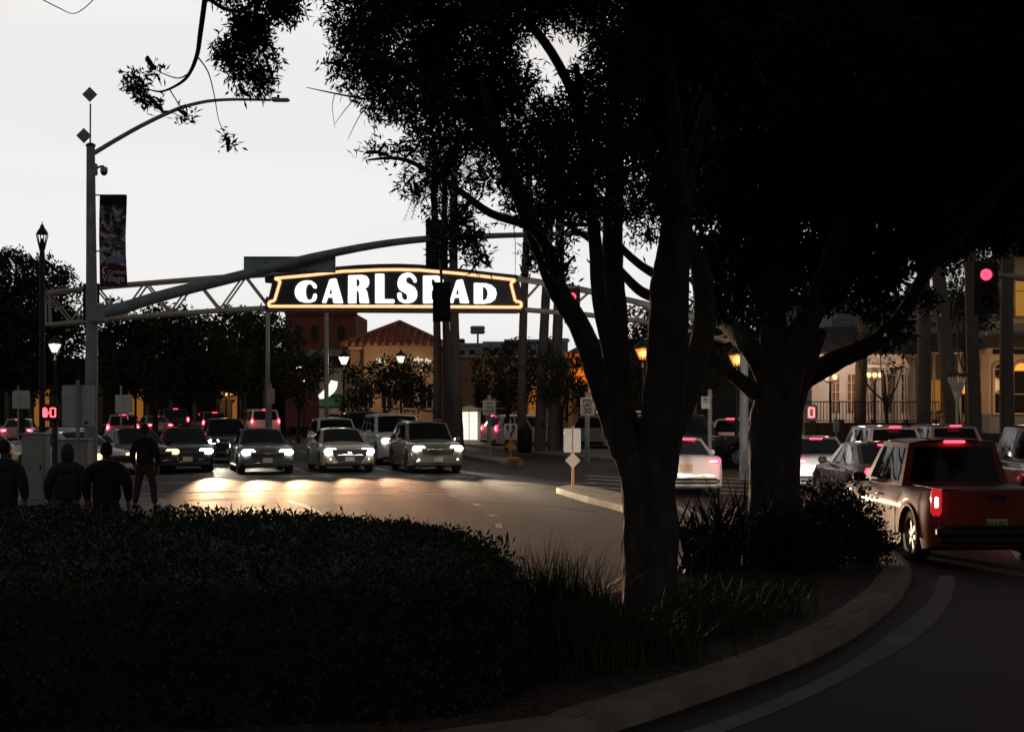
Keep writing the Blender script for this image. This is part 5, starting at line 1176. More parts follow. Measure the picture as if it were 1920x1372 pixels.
for i, (a, b, D, lb, zt, r0) in enumerate(pl_): palm(a, b, D, lb, zt, r0, seed=i)

# ------------------------------------------------------------------ background trees
def bgtree(px, pyb, D, blobs, label, seed, dens=26, ln=.22, trunk=.16, name='street_tree', zb=.1, per=8):
    base = Vector((at(px, 800, D).x, D, zb)); cz = sum(at(0, b[1], D).z for b in blobs) / len(blobs)
    limbs = [([base, base + Vector((.05, 0, cz * .45)), base + Vector((-.08, .05, cz * .8))], [trunk, trunk * .8, trunk * .5])]
    rr = random.Random(seed)
    for b in blobs: limbs.append(([base + Vector((0, 0, cz * rr.uniform(.35, .6))), base.lerp(at(b[0], b[1], D), .6) + Vector((0, 0, .3)), at(b[0], b[1], D)], [trunk * .55, trunk * .35, trunk * .12]))
    tree(name, label, base, limbs, pb(blobs, (D - 1.5, D + 1.5), seed, .8), dens * 2.4, per, ln, ln * .2, seed, .1, leaf_bg, .12, nseg=7, grp='background street trees', twigs=30)
bgtree(40, 800, 77, [(20, 520, 60, 50), (80, 520, 45, 45), (120, 540, 34, 34), (30, 600, 90, 60), (110, 620, 60, 60), (40, 690, 90, 50), (130, 690, 50, 40), (-40, 620, 80, 90), (128, 505, 14, 14), (30, 480, 22, 14)], 'dark broad tree filling the far left behind the lantern', 201, 46, .24)
bgtree(290, 800, 84, [(230, 640, 70, 50), (310, 630, 70, 48), (380, 640, 60, 50), (250, 700, 80, 45), (350, 700, 80, 45), (430, 690, 50, 50), (290, 592, 30, 22), (345, 592, 26, 18), (215, 585, 30, 26)], 'wide dark tree right of the signal pole under the arch', 202, 42, .28)
bgtree(455, 800, 95, [(440, 625, 50, 45), (490, 615, 50, 36), (520, 650, 50, 40), (470, 680, 60, 45), (440, 585, 24, 14)], 'dark tree under the left end of the lit sign', 203, 32, .3)
bgtree(560, 800, 92, [(540, 690, 40, 32), (585, 690, 36, 34), (610, 680, 26, 26), (560, 730, 40, 26)], 'small dark street tree left of the white shop sign', 204, 26, .26, .1)
bgtree(672, 800, 90, [(665, 705, 24, 26), (680, 740, 24, 34), (655, 750, 20, 26)], 'narrow dark street tree left of tan building', 205, 40, .22, .09)
bgtree(720, 800, 88, [(720, 690, 36, 22), (770, 695, 36, 26), (745, 720, 55, 28), (780, 735, 34, 34)], 'round street tree in front of the tile roofed building', 206, 36, .22, .1)
bgtree(950, 800, 80, [(935, 665, 36, 18), (975, 650, 30, 16), (920, 700, 40, 30), (970, 690, 46, 34), (1010, 690, 40, 30), (950, 735, 60, 26), (1030, 650, 26, 14)], 'dark flat topped street tree below the right end of the sign', 207, 30, .22, .11)
bgtree(1050, 800, 78, [(1040, 680, 34, 24), (1075, 690, 30, 26), (1060, 730, 50, 30), (1020, 740, 30, 24), (1090, 740, 26, 30)], 'dark street tree behind the speed limit sign', 208, 34, .22, .11)
bgtree(1250, 820, 74, [(1190, 620, 40, 40), (1240, 640, 60, 60), (1300, 620, 60, 60), (1230, 720, 60, 50), (1310, 700, 60, 50), (1350, 640, 60, 50), (1400, 600, 60, 60), (1440, 680, 50, 50), (1180, 720, 24, 30)], 'large dark tree behind the forked trunk hiding the far buildings', 209, 34, .24)
bgtree(1660, 820, 62, [(1650, 650, 50, 30), (1700, 640, 40, 26), (1600, 640, 40, 24), (1680, 690, 24, 14)], 'tree with bare twigs in front of the ornate house gable', 210, 18, .16, .08)
bgtree(1810, 820, 66, [(1790, 560, 40, 50), (1830, 580, 40, 60), (1840, 500, 40, 40), (1790, 480, 50, 40)], 'dark slender tree between the palm trunks by the ornate house', 211, 50, .2, .09)
bgtree(1900, 300, 140, [(1650, 760, 20, 10)], 'far tree', 212) if False else None
def bgshrub(px0, px1, ytop, ybase, D, label, seed):
    a = at((px0 + px1) / 2, ybase, D); w = (px1 - px0) * D / F / 2; h = (ybase - ytop) * D / F
    bush((a.x, D, .14), w * .8, w * .6, h * .65, 500, label, seed, leaf_bg, .14, 'garden_shrub', 'garden shrubs by the house')
bgshrub(1648, 1712, 742, 800, 60, 'rounded dark shrub in front of the french windows', 221)
bgshrub(1750, 1790, 770, 815, 59, 'low dark shrub at the foot of the leaning palm', 222)
bgshrub(1575, 1640, 775, 815, 60, 'low dark shrub along the railing left of the house', 223)

# ------------------------------------------------------------------ buildings
def wallmat(nm, c, **k): return mat(nm, c, rough=.85, var=.12, scale=1.2, bump=.2, bscale=25, **k)
tanw = wallmat('tan_stucco', (.46, .27, .15)); greyw = wallmat('grey_stucco', (.42, .43, .45)); brickw = wallmat('dark_brick', (.30, .085, .055)); darkw = wallmat('dark_stucco', (.05, .045, .04)); whitew = wallmat('white_clapboard', (.50, .44, .40)); bluew = wallmat('blue_grey_clapboard', (.22, .25, .27)); creamw = mat('cream_trim', (.56, .44, .32), rough=.7, var=.1)
tile_m = mat('clay_roof_tile', (.40, .13, .07), rough=.8, var=.4, scale=3); roof_dark = mat('dark_shingle', (.04, .038, .038), rough=.9, var=.3, scale=3)
dark_glass = mat('dark_window_glass', (.02, .022, .025), rough=.1, var=0)
amber_lit = mat('amber_lit_window', (.5, .3, .1), var=0, emit=(1.0, .40, .05), es=1.0); amber_dim = mat('dim_amber_window', (.4, .2, .05), var=0, emit=(1.0, .36, .06), es=.22)
def pb_part(t, o, x0, y0, x1, y1, D, th, m, nm):
    mb = MB(); mb.pbox(x0, y0, x1, y1, D, th); mb.v = [tuple(Vector(v) - o) for v in mb.v]; return mb.build(nm, m, t)
def hip_roof(t, o, x0, x1, yeave, yapex, D, depth, m, ridge=0.0, over=.4, tiles=True):
    a, b = at(x0, yeave, D), at(x1, yeave, D); zr = at(0, yapex, D).z; z0 = a.z; xa, xb = a.x - over, b.x + over; ya, yb = D - over, D + depth + over
    cx_, cyy = (xa + xb) / 2, (ya + yb) / 2; hw = (xb - xa) / 2 * ridge
    R = [Vector((xa, ya, z0)), Vector((xb, ya, z0)), Vector((xb, yb, z0)), Vector((xa, yb, z0))]; T1, T2 = Vector((cx_ - hw, cyy, zr)), Vector((cx_ + hw, cyy, zr))
    mb = MB(); mb.add([p - o for p in R] + [T1 - o, T2 - o], [(0, 1, 5, 4), (1, 2, 5), (2, 3, 4, 5), (3, 0, 4), (3, 2, 1, 0)]); rf = mb.build('roof', m, t)
    if tiles:                               # rows of barrel tiles on the front and side slopes, each course its own ridge of half-round tiles
        for (p, q_, e1, e2) in ((R[0], R[1], T1, T2), (R[3], R[0], T1, T1), (R[1], R[2], T2, T2)):
            n = max(8, int((q_ - p).length / .42))
            for i in range(n):
                u = (i + .5) / n; s0 = p.lerp(q_, u)
                dirv = ((e1 + e2) / 2 - (p + q_) / 2); # up-slope direction
                # clip against hips
                umid = (p - q_).length; lo = (e1 - p).dot((q_ - p).normalized()) / umid; hi = (e2 - p).dot((q_ - p).normalized()) / umid
                f = 1.0
                if u < lo: f = u / lo
                elif u > hi: f = (1 - u) / (1 - hi)
                if f < .06: continue
                end = s0 + (dirv - (q_ - p).normalized() * dirv.dot((q_ - p).normalized())) * f
                k = max(2, int((end - s0).length / .5)); tb = MB()
                pts = []; rd = []
                for j in range(k):
                    pts += [s0.lerp(end, j / k) - o + Vector((0, 0, .05)), s0.lerp(end, (j + .96) / k) - o + Vector((0, 0, .03))]; rd += [.13, .10]
                tb.tube(pts, rd, 6); tb.build('tile_course', m, rf, smooth=60)
        for e in ((R[0], T1), (R[1], T2), (R[3], T1), (R[2], T2)): MB().tube([e[0] - o + Vector((0, 0, .06)), e[1] - o + Vector((0, 0, .08))], .15, 6).build('hip_tile', m, rf, smooth=60)
    return rf
# tan building with tiled hip roof
o = Vector((at(740, 800, 100).x, 100, .14)); t = thing('tan_building', 'tan stucco building with red tiled hip roof behind the lit sign', 'building', o)
pb_part(t, o, 657, 648, 820, 826, 100, 9, tanw, 'wall'); pb_part(t, o, 653, 650, 824, 655, 99.7, .4, creamw, 'cornice'); pb_part(t, o, 656, 659, 822, 661, 99.8, .3, tanw, 'string_course'); pb_part(t, o, 682, 648, 826, 826, 99.5, .5, tanw, 'front_bay')
hip_roof(t, o, 655, 826, 648, 600, 99.5, 9, tile_m)
for x in (690, 725, 765, 800): 
    w = pb_part(t, o, x - 9, 722, x + 9, 765, 99.42, .1, dark_glass, 'window'); pb_part(t, o, x - 10, 765, x + 10, 768, 99.3, .3, creamw, 'sill'); pb_part(t, o, x - .6, 722, x + .6, 765, 99.38, .06, creamw, 'mullion')
sg = MB(); o2 = o
sx = [(708, 676), (712, 676), (722, 678), (778, 676), (783, 674), (790, 678), (800, 676), (806, 680)]
for i, (x, y) in enumerate(sx):
    a = at(x, y, 99.3) - o; sg.rbox(a, (.16 + .06 * (i % 2), .06, .26 + .05 * (i % 3)), .02)
sg.build('wall_lettering', mat('dim_lit_letters', (.7, .7, .6), var=0, emit=(1, .95, .7), es=.5), t)
pb_part(t, o, 786, 688, 791, 695, 99.3, .08, MATS['dim_lit_letters'], 'wall_lettering')
lamp('facade_fill', 'POINT', t, at(745, 690, 95.5) - o, 240, (1, .75, .45), .4)  # fill lamp without a fixture, added to lift the tan facade
# right neighbour wing, warm lit
o = Vector((at(880, 800, 104).x, 104, .14)); t = thing('stucco_wing', 'low tan stucco building behind the palms and street trees', 'building', o)
pb_part(t, o, 826, 668, 1085, 826, 104, 8, tanw, 'wall'); pb_part(t, o, 826, 666, 1085, 670, 103.8, .4, creamw, 'cornice')
for k, x in enumerate((850, 900, 940, 1000, 1040, 1070)):
    pb_part(t, o, x - 9, 720, x + 9, 790, 103.9, .1, dark_glass if k % 3 else amber_dim, 'window'); pb_part(t, o, x - 11, 716, x + 11, 720, 103.75, .3, creamw, 'lintel')
for y in (752, 765): pb_part(t, o, 900, y, 1000, y + 1.2, 103.7, .2, creamw, 'rail')
o = Vector((at(935, 800, 135).x, 135, 0)); t = thing('grey_building', 'flat roofed pale grey building behind the palm trunks', 'building', o)
pb_part(t, o, 826, 646, 905, 760, 135, 10, greyw, 'wall'); pb_part(t, o, 905, 640, 1065, 760, 136, 10, greyw, 'wall'); pb_part(t, o, 824, 643, 907, 647, 134.8, .5, mat('pale_parapet', (.5, .5, .52), rough=.8, var=.1), 'parapet'); pb_part(t, o, 945, 636, 1068, 641, 135.8, .5, MATS['pale_parapet'], 'parapet'); pb_part(t, o, 838, 635, 870, 645, 138, 3, darkw, 'roof_unit'); pb_part(t, o, 945, 640, 972, 650, 134, 1, darkw, 'roof_unit'); pb_part(t, o, 1040, 634, 1066, 640, 139, 3, greyw, 'roof_unit')
for x in (846, 866, 885, 925, 950, 1000, 1030): pb_part(t, o, x - 5, 656, x + 5, 664, 134.9 if x < 905 else 135.9, .2, dark_glass, 'window')
o = Vector((at(1115, 800, 96).x, 96, .14)); t = thing('orange_lit_building', 'building with wall lit bright orange and a red tiled roof behind the forked trunk', 'building', o)
pb_part(t, o, 1072, 668, 1152, 820, 96, 6, wallmat('orange_stucco', (.62, .30, .10)), 'wall'); hip_roof(t, o, 1076, 1150, 668, 640, 96, 6, tile_m, tiles=True)
pb_part(t, o, 1072, 674, 1152, 676, 95.8, .3, creamw, 'cornice'); pb_part(t, o, 1085, 730, 1100, 780, 95.9, .1, dark_glass, 'window')
lamp('wall_light', 'SPOT', t, at(1128, 760, 92.5) - o, 900, (1, .33, .03), .2, (0, 3.4, 2.6), 70)
# brick building and dark shop arcade at left
o = Vector((at(560, 800, 125).x, 125, .1)); t = thing('brick_building', 'dark reddish brown block behind the trees under the sign', 'building', o)
pb_part(t, o, 535, 588, 667, 800, 125, 10, brickw, 'wall'); pb_part(t, o, 533, 584, 669, 589, 124.6, .6, brickw, 'parapet'); pb_part(t, o, 560, 655, 668, 668, 122, 3, mat('pale_awning_roof', (.36, .34, .32), rough=.8, var=.1), 'porch_roof')
for x in (560, 590, 640):
    pb_part(t, o, x - 6, 610, x + 6, 636, 124.9, .2, dark_glass, 'window'); pb_part(t, o, x - 7, 636, x + 7, 638, 124.7, .4, brickw, 'sill')
for x, y0, y1, lb in ((502, 560, 662, 'grey steel lamp standard below the left end of the lit sign'), (612, 560, 656, 'pale steel lamp standard below the letters of the lit sign')):
    tt = thing('lamp_standard', lb, 'pole', (at(x, 800, 90).x, 90, .1)); MB().tube([(0, 0, 0), (0, 0, at(0, y0, 90).z)], [.13, .10], 10).build('post', mat('pale_pole', (.46, .44, .44), rough=.5, var=.1), tt, smooth=60)
    MB().lathe([(.2, 0), (.2, .3), (.13, .35)], (0, 0, 0), 10).build('base', steel_g, tt)
o = Vector((at(250, 800, 130).x, 130, .1)); t = thing('shop_arcade', 'long dark arcade of shops behind the far cars at left', 'building', o)
pb_part(t, o, -150, 680, 600, 820, 132, 10, darkw, 'wall'); pb_part(t, o, -150, 672, 602, 682, 128, 5, roof_dark, 'roof')
for k, x in enumerate(range(-120, 600, 44)):
    pb_part(t, o, x - 3, 682, x + 3, 815, 128.4, .5, wallmat('arcade_column', (.12, .10, .085)), 'column')
    if k % 2 == 0: pb_part(t, o, x + 8, 730, x + 36, 800, 131.9, .1, dark_glass if k % 4 else amber_dim, 'shop_window')
pb_part(t, o, 412, 748, 434, 812, 127.6, .4, mat('lit_column_tint', (.40, .24, .10), rough=.8, var=.2), 'lit_column')  # lamp warmth on this column is put into its colour
lamp('arcade_light', 'POINT', t, at(423, 745, 126) - o, 10, (1, .6, .25), .15)
for x, y, e in ((548, 790, 12), (572, 745, 16), (590, 790, 10)): lamp('arcade_light', 'POINT', t, at(x, y, 127) - o, e, (1, .5, .15), .15)
# small lit shop with green awning
o = Vector((at(620, 800, 112).x, 112, .1)); t = thing('awning_shop', 'small shop with green awning and bright white sign left of tan building', 'building', o)
pb_part(t, o, 598, 690, 650, 822, 112, 6, wallmat('pale_shop_wall', (.40, .33, .27)), 'wall')
aw = MB(); P = [at(600, 760, 112), at(644, 760, 112), at(644, 737, 112), at(610, 737, 112)]; aw.prism([at(598, 765, 110) - o, at(646, 765, 110) - o, at(642, 742, 112) - o, at(604, 742, 112) - o], (0, 0, .1)); aw.build('awning', mat('green_canvas', (.03, .10, .05), rough=.8, var=.2), t)
sp = smooth_path([at(x, y, 110.5) - o for x, y in ((598, 744), (606, 741), (616, 734), (624, 724), (627, 714))], 4)
MB().tube(sp, lerp_list([.12, .26, .30, .22], len(sp)), 8).build('swoosh_sign', mat('lit_white_swoosh', (.9, .9, .85), var=0, emit=(.95, 1, .85), es=1.1), t, smooth=60)
pb_part(t, o, 618, 776, 636, 786, 111.7, .2, dark_glass, 'window'); pb_part(t, o, 612, 780, 615, 820, 111.8, .2, creamw, 'door_frame')
lamp('shop_light', 'POINT', t, at(632, 762, 110.5) - o, 22, (1, .8, .55), .2)
# stadium light cluster far away
o = Vector((at(895, 700, 260).x, 260, 0)); t = thing('floodlight_mast', 'distant floodlight mast with unlit lamp clusters above grey building', 'floodlight', o)
def f_(x, y): return at(x, y, 260) - o
MB().tube([(0, 0, 0), f_(896, 612)], .16, 6).build('mast', steel_g, t)
for y in (615, 622): MB().tube([f_(886, y), f_(905, y)], .1, 5).build('cross_arm', steel_g, t)
for y in (615, 622):
    for x in (886, 890.5, 895, 900, 905): MB().lathe([(.1, -.3), (.38, .1), (.1, .2)], f_(x, y), 8, 'y').build('floodlight', greyw, t)
# far hills / horizon mass so nothing floats on empty ground
for i, (x0, x1, yt, D, m_) in enumerate(((-400, 240, 690, 260, darkw), (240, 700, 700, 300, darkw), (1100, 1600, 640, 150, darkw), (1500, 2300, 560, 150, darkw))):
    o = Vector((at((x0 + x1) / 2, 800, D).x, D, 0)); lb = ('dark low building far left beyond the trees', 'dark low building beyond the arcade', 'dark two storey building behind the forked tree', 'dark tall building behind the ornate house')[i]
    t = thing('far_building', lb, 'building', o); pb_part(t, o, x0, yt, x1, 790, D, 12, m_, 'wall'); pb_part(t, o, x0 - 4, yt - 4, x1 + 4, yt, D - .4, 13, roof_dark, 'roof')
    if i == 2:
        for x, y in ((1285, 608), (1350, 612)): pb_part(t, o, x, y, x + 26, y + 2, D - .5, .3, creamw, 'trim')
    for x in range(int(x0) + 40, int(x1) - 30, 90): pb_part(t, o, x, yt + 25, x + 18, yt + 55, D - .15, .2, dark_glass, 'window')

# ------------------------------------------------------------------ ornate house at right
HD = 70.0; o = Vector((at(1790, 800, HD).x, HD, .14)); t = thing('ornate_house', 'ornate two storey Victorian house with arched windows glowing amber', 'house', o)
def hp(x0, y0, x1, y1, d, th, m, nm, par=None): return pb_part(par or t, o, x0, y0, x1, y1, HD + d, th, m, nm)
hp(1560, 560, 1990, 830, 4, 8, bluew, 'wall')
for j in range(16): hp(1560, 566 + j * 8, 1740, 567.2 + j * 8, 3.97, .06, mat('clapboard_edge', (.30, .34, .36), rough=.8, var=.1), 'clapboard')
# dark porch and roof left of the palms
pr = MB(); pr.prism([at(1680, 662, HD - .6) - o, at(1836, 662, HD - .6) - o, at(1836, 632, HD + 3) - o, at(1690, 632, HD + 3) - o], (0, 0, .15)); pr.build('porch_roof', roof_dark, t)
hp(1690, 660, 1836, 664, -.7, .3, creamw, 'porch_fascia')
for x in (1712, 1752, 1800): hp(x - 2, 664, x + 2, 800, -.5, .15, creamw, 'porch_column')
for y in (776, 790): hp(1712, y, 1810, y + 1.4, -.5, .06, creamw, 'porch_rail')
for x in range(1716, 1810, 6): hp(x, 777, x + 1.2, 791, -.47, .03, creamw, 'baluster')
for x0, x1 in ((1742, 1752), (1756, 1763)): hp(x0, 712, x1, 770, 3.6, .2, amber_dim, 'porch_window')
# upper storey band
hp(1738, 594, 1770, 606, 3.7, .4, creamw, 'upper_sill'); hp(1738, 610, 1775, 640, 3.8, .2, bluew, 'upper_panel'); hp(1702, 560, 1732, 600, 3.8, .2, mat('pale_upper_window', (.42, .42, .40), rough=.6, var=.1), 'upper_window')
# right bay: ground floor with arched windows
bay = -1.0
hp(1855, 668, 2010, 790, bay, 3.5, creamw, 'bay_wall'); hp(1850, 630, 2015, 652, bay - .2, 4, roof_dark, 'bay_cornice'); hp(1852, 606, 2012, 630, bay, 4, bluew, 'bay_shingle'); hp(1848, 598, 2016, 606, bay - .3, 4.2, creamw, 'bay_moulding'); hp(1855, 652, 2010, 668, bay - .05, 3.5, creamw, 'bay_frieze')
hp(1856, 776, 2010, 812, bay - .1, 3.5, bluew, 'bay_base')
def arched(x0, x1, ytop, ybot, m_lo, m_hi, ysplit, d):
    n = 12; cx_ = (x0 + x1) / 2; rx = (x1 - x0) / 2; ry = rx * 1.05; yc = ytop + ry
    arc = [(cx_ - rx * math.cos(math.pi * i / n), yc - ry * math.sin(math.pi * i / n)) for i in range(n + 1)]
    w = bpy.data.objects.new('arched_window', None); COL.objects.link(w); w.parent = t
    up = [(x, y) for x, y in arc if y <= ysplit]; 
    MB().prism([at(x, y, HD + d) - o for x, y in arc + [(x1, ysplit), (x0, ysplit)]], (0, .05, 0)).build('upper_pane', m_hi, w)
    MB().prism([at(x, y, HD + d) - o for x, y in ((x0, ysplit + 1.5), (x1, ysplit + 1.5), (x1, ybot), (x0, ybot))], (0, .05, 0)).build('lower_pane', m_lo, w)
    fr = MB(); pts = [(x0 - 1.5, ybot)] + [(cx_ - (rx + 1.5) * math.cos(math.pi * i / n), yc - (ry + 1.5) * math.sin(math.pi * i / n)) for i in range(n + 1)] + [(x1 + 1.5, ybot)]
    fr.tube([at(x, y, HD + d - .04) - o for x, y in pts], .05, 6); fr.build('arch_frame', creamw, w, smooth=60)
    for y in (yc, (yc + ybot) / 2 + 4): MB().tube([at(x0, y, HD + d - .03) - o, at(x1, y, HD + d - .03) - o], .022, 4).build('glazing_bar', creamw, w)
    mb = MB(); mb.pbox(x0 - 3, ybot, x1 + 3, ybot + 3, HD + d - .12, .25); mb.v = [tuple(Vector(v) - o) for v in mb.v]; mb.build('sill', creamw, w)
arched(1865, 1883, 682, 774, dark_glass, dark_glass, 693, bay - .08)
arched(1901, 1930, 680, 774, dark_glass, amber_lit, 694, bay - .08)
arched(1946, 1976, 680, 774, dark_glass, amber_lit, 694, bay - .08)
for x0, x1 in ((1862, 1883), (1899, 1932), (1946, 1976)): hp(x0, 655, x1, 664, bay - .1, .05, dark_glass, 'transom')
# upper floor of the bay
hp(1868, 490, 2010, 598, bay + .3, 3, bluew, 'upper_wall'); hp(1898, 494, 1980, 600, bay + .2, .2, creamw, 'upper_window_surround')
hp(1906, 528, 1940, 592, bay + .1, .1, mat('amber_blind', (.4, .24, .06), var=0, emit=(1, .45, .06), es=.28), 'upper_window'); hp(1906, 545, 1940, 546.5, bay + .05, .05, creamw, 'meeting_rail'); hp(1873, 540, 1892, 594, bay + .25, .06, mat('brown_window', (.10, .04, .03), rough=.4, var=.1), 'upper_window')
hp(1866, 480, 2012, 492, bay - .1, 4, creamw, 'eave'); rf = MB(); rf.prism([at(1860, 482, HD + bay - .4) - o, at(2016, 482, HD + bay - .4) - o, at(1990, 420, HD + 3) - o, at(1890, 420, HD + 3) - o], (0, 0, .2)); rf.build('roof', roof_dark, t)
# amber lit openings left of the bay
hp(1833, 695, 1844, 733, 3.5, .3, amber_lit, 'lit_opening'); hp(1808, 712, 1822, 738, 3.5, .3, amber_lit, 'lit_opening'); hp(1804, 738, 1848, 780, 3.55, .3, mat('warm_interior', (.10, .05, .03), rough=.8, var=.3), 'interior_wall')
for x in (1802, 1826, 1846): hp(x - 1.5, 690, x + 1.5, 800, 3.3, .15, creamw, 'opening_frame')
lamp('window_glow', 'POINT', t, at(1915, 720, HD - 3) - o, 60, (1, .55, .2), .3); lamp('porch_light', 'POINT', t, at(1750, 720, HD + .8) - o, 25, (1, .5, .15), .2)
# white french-window pavilion
VD = 69.0; o = Vector((at(1620, 800, VD).x, VD, .14)); t = thing('white_pavilion', 'white gabled house wing with tall french windows behind iron railing', 'house', o)
def vp(x0, y0, x1, y1, d, th, m, nm, par=None): return pb_part(par or t, o, x0, y0, x1, y1, VD + d, th, m, nm)
vp(1522, 668, 1716, 830, 0, 3, whitew, 'wall'); vp(1518, 664, 1720, 670, -.4, 3.6, creamw, 'eave')
g = MB(); g.prism([at(1516, 666, VD - .3) - o, at(1722, 666, VD - .3) - o, at(1690, 618, VD + 2) - o, at(1545, 618, VD + 2) - o], (0, .0, .12)); g.build('roof', roof_dark, t)
for x0, x1 in ((1559, 1575), (1588, 1605), (1624, 1636), (1655, 1671), (1689, 1703)):
    w = vp(x0, 702, x1, 772, -.06, .08, mat('warm_curtain_glass', (.16, .10, .06), rough=.15, var=.3, scale=3), 'french_window')
    for xx in (x0, (x0 + x1) / 2 - .6, x1 - 1.2): vp(xx, 700, xx + 1.4, 772, -.12, .05, creamw, 'stile', w)
    for yy in (700, 717, 734, 751): vp(x0, yy, x1, yy + 1.3, -.11, .05, creamw, 'glazing_bar', w)
# portico with small pediment
pm_ = MB(); pm_.prism([at(1678, 686, VD - .9) - o, at(1706, 686, VD - .9) - o, at(1691, 664, VD - .9) - o], (0, .9, 0)); pm_.build('pediment', creamw, t)
vp(1628, 684, 1705, 689, -.8, .8, creamw, 'entablature')
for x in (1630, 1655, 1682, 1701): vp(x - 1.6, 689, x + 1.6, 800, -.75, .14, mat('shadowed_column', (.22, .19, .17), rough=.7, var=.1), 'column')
lamp('pavilion_fill', 'POINT', t, at(1600, 690, VD - 2.5) - o, 230, (1, .74, .56), .3)  # unseen fill lamp added to brighten the white wall
# iron railing
RD = 63.0; o = Vector((at(1600, 800, RD).x, RD, .14)); t = thing('iron_railing', 'black iron railing on a low brick wall in front of the white wing', 'fence', o)
def rp(x0, y0, x1, y1, d, th, m, nm): return pb_part(t, o, x0, y0, x1, y1, RD + d, th, m, nm)
rp(1510, 792, 1760, 832, 0, .3, wallmat('brown_brick_base', (.10, .06, .045)), 'low_wall')
for x in (1526, 1580, 1640, 1700, 1756): rp(x - 3.5, 786, x + 3.5, 832, -.05, .4, wallmat('brown_brick_base', (.1, .06, .045)), 'pier')
rp(1512, 752, 1760, 754, .1, .05, black_m, 'top_rail'); rp(1512, 788, 1760, 789.5, .1, .05, black_m, 'bottom_rail')
for k in range(42): x = 1514 + k * 6; rp(x, 754, x + 1.1, 788, .11, .03, black_m, 'bar')

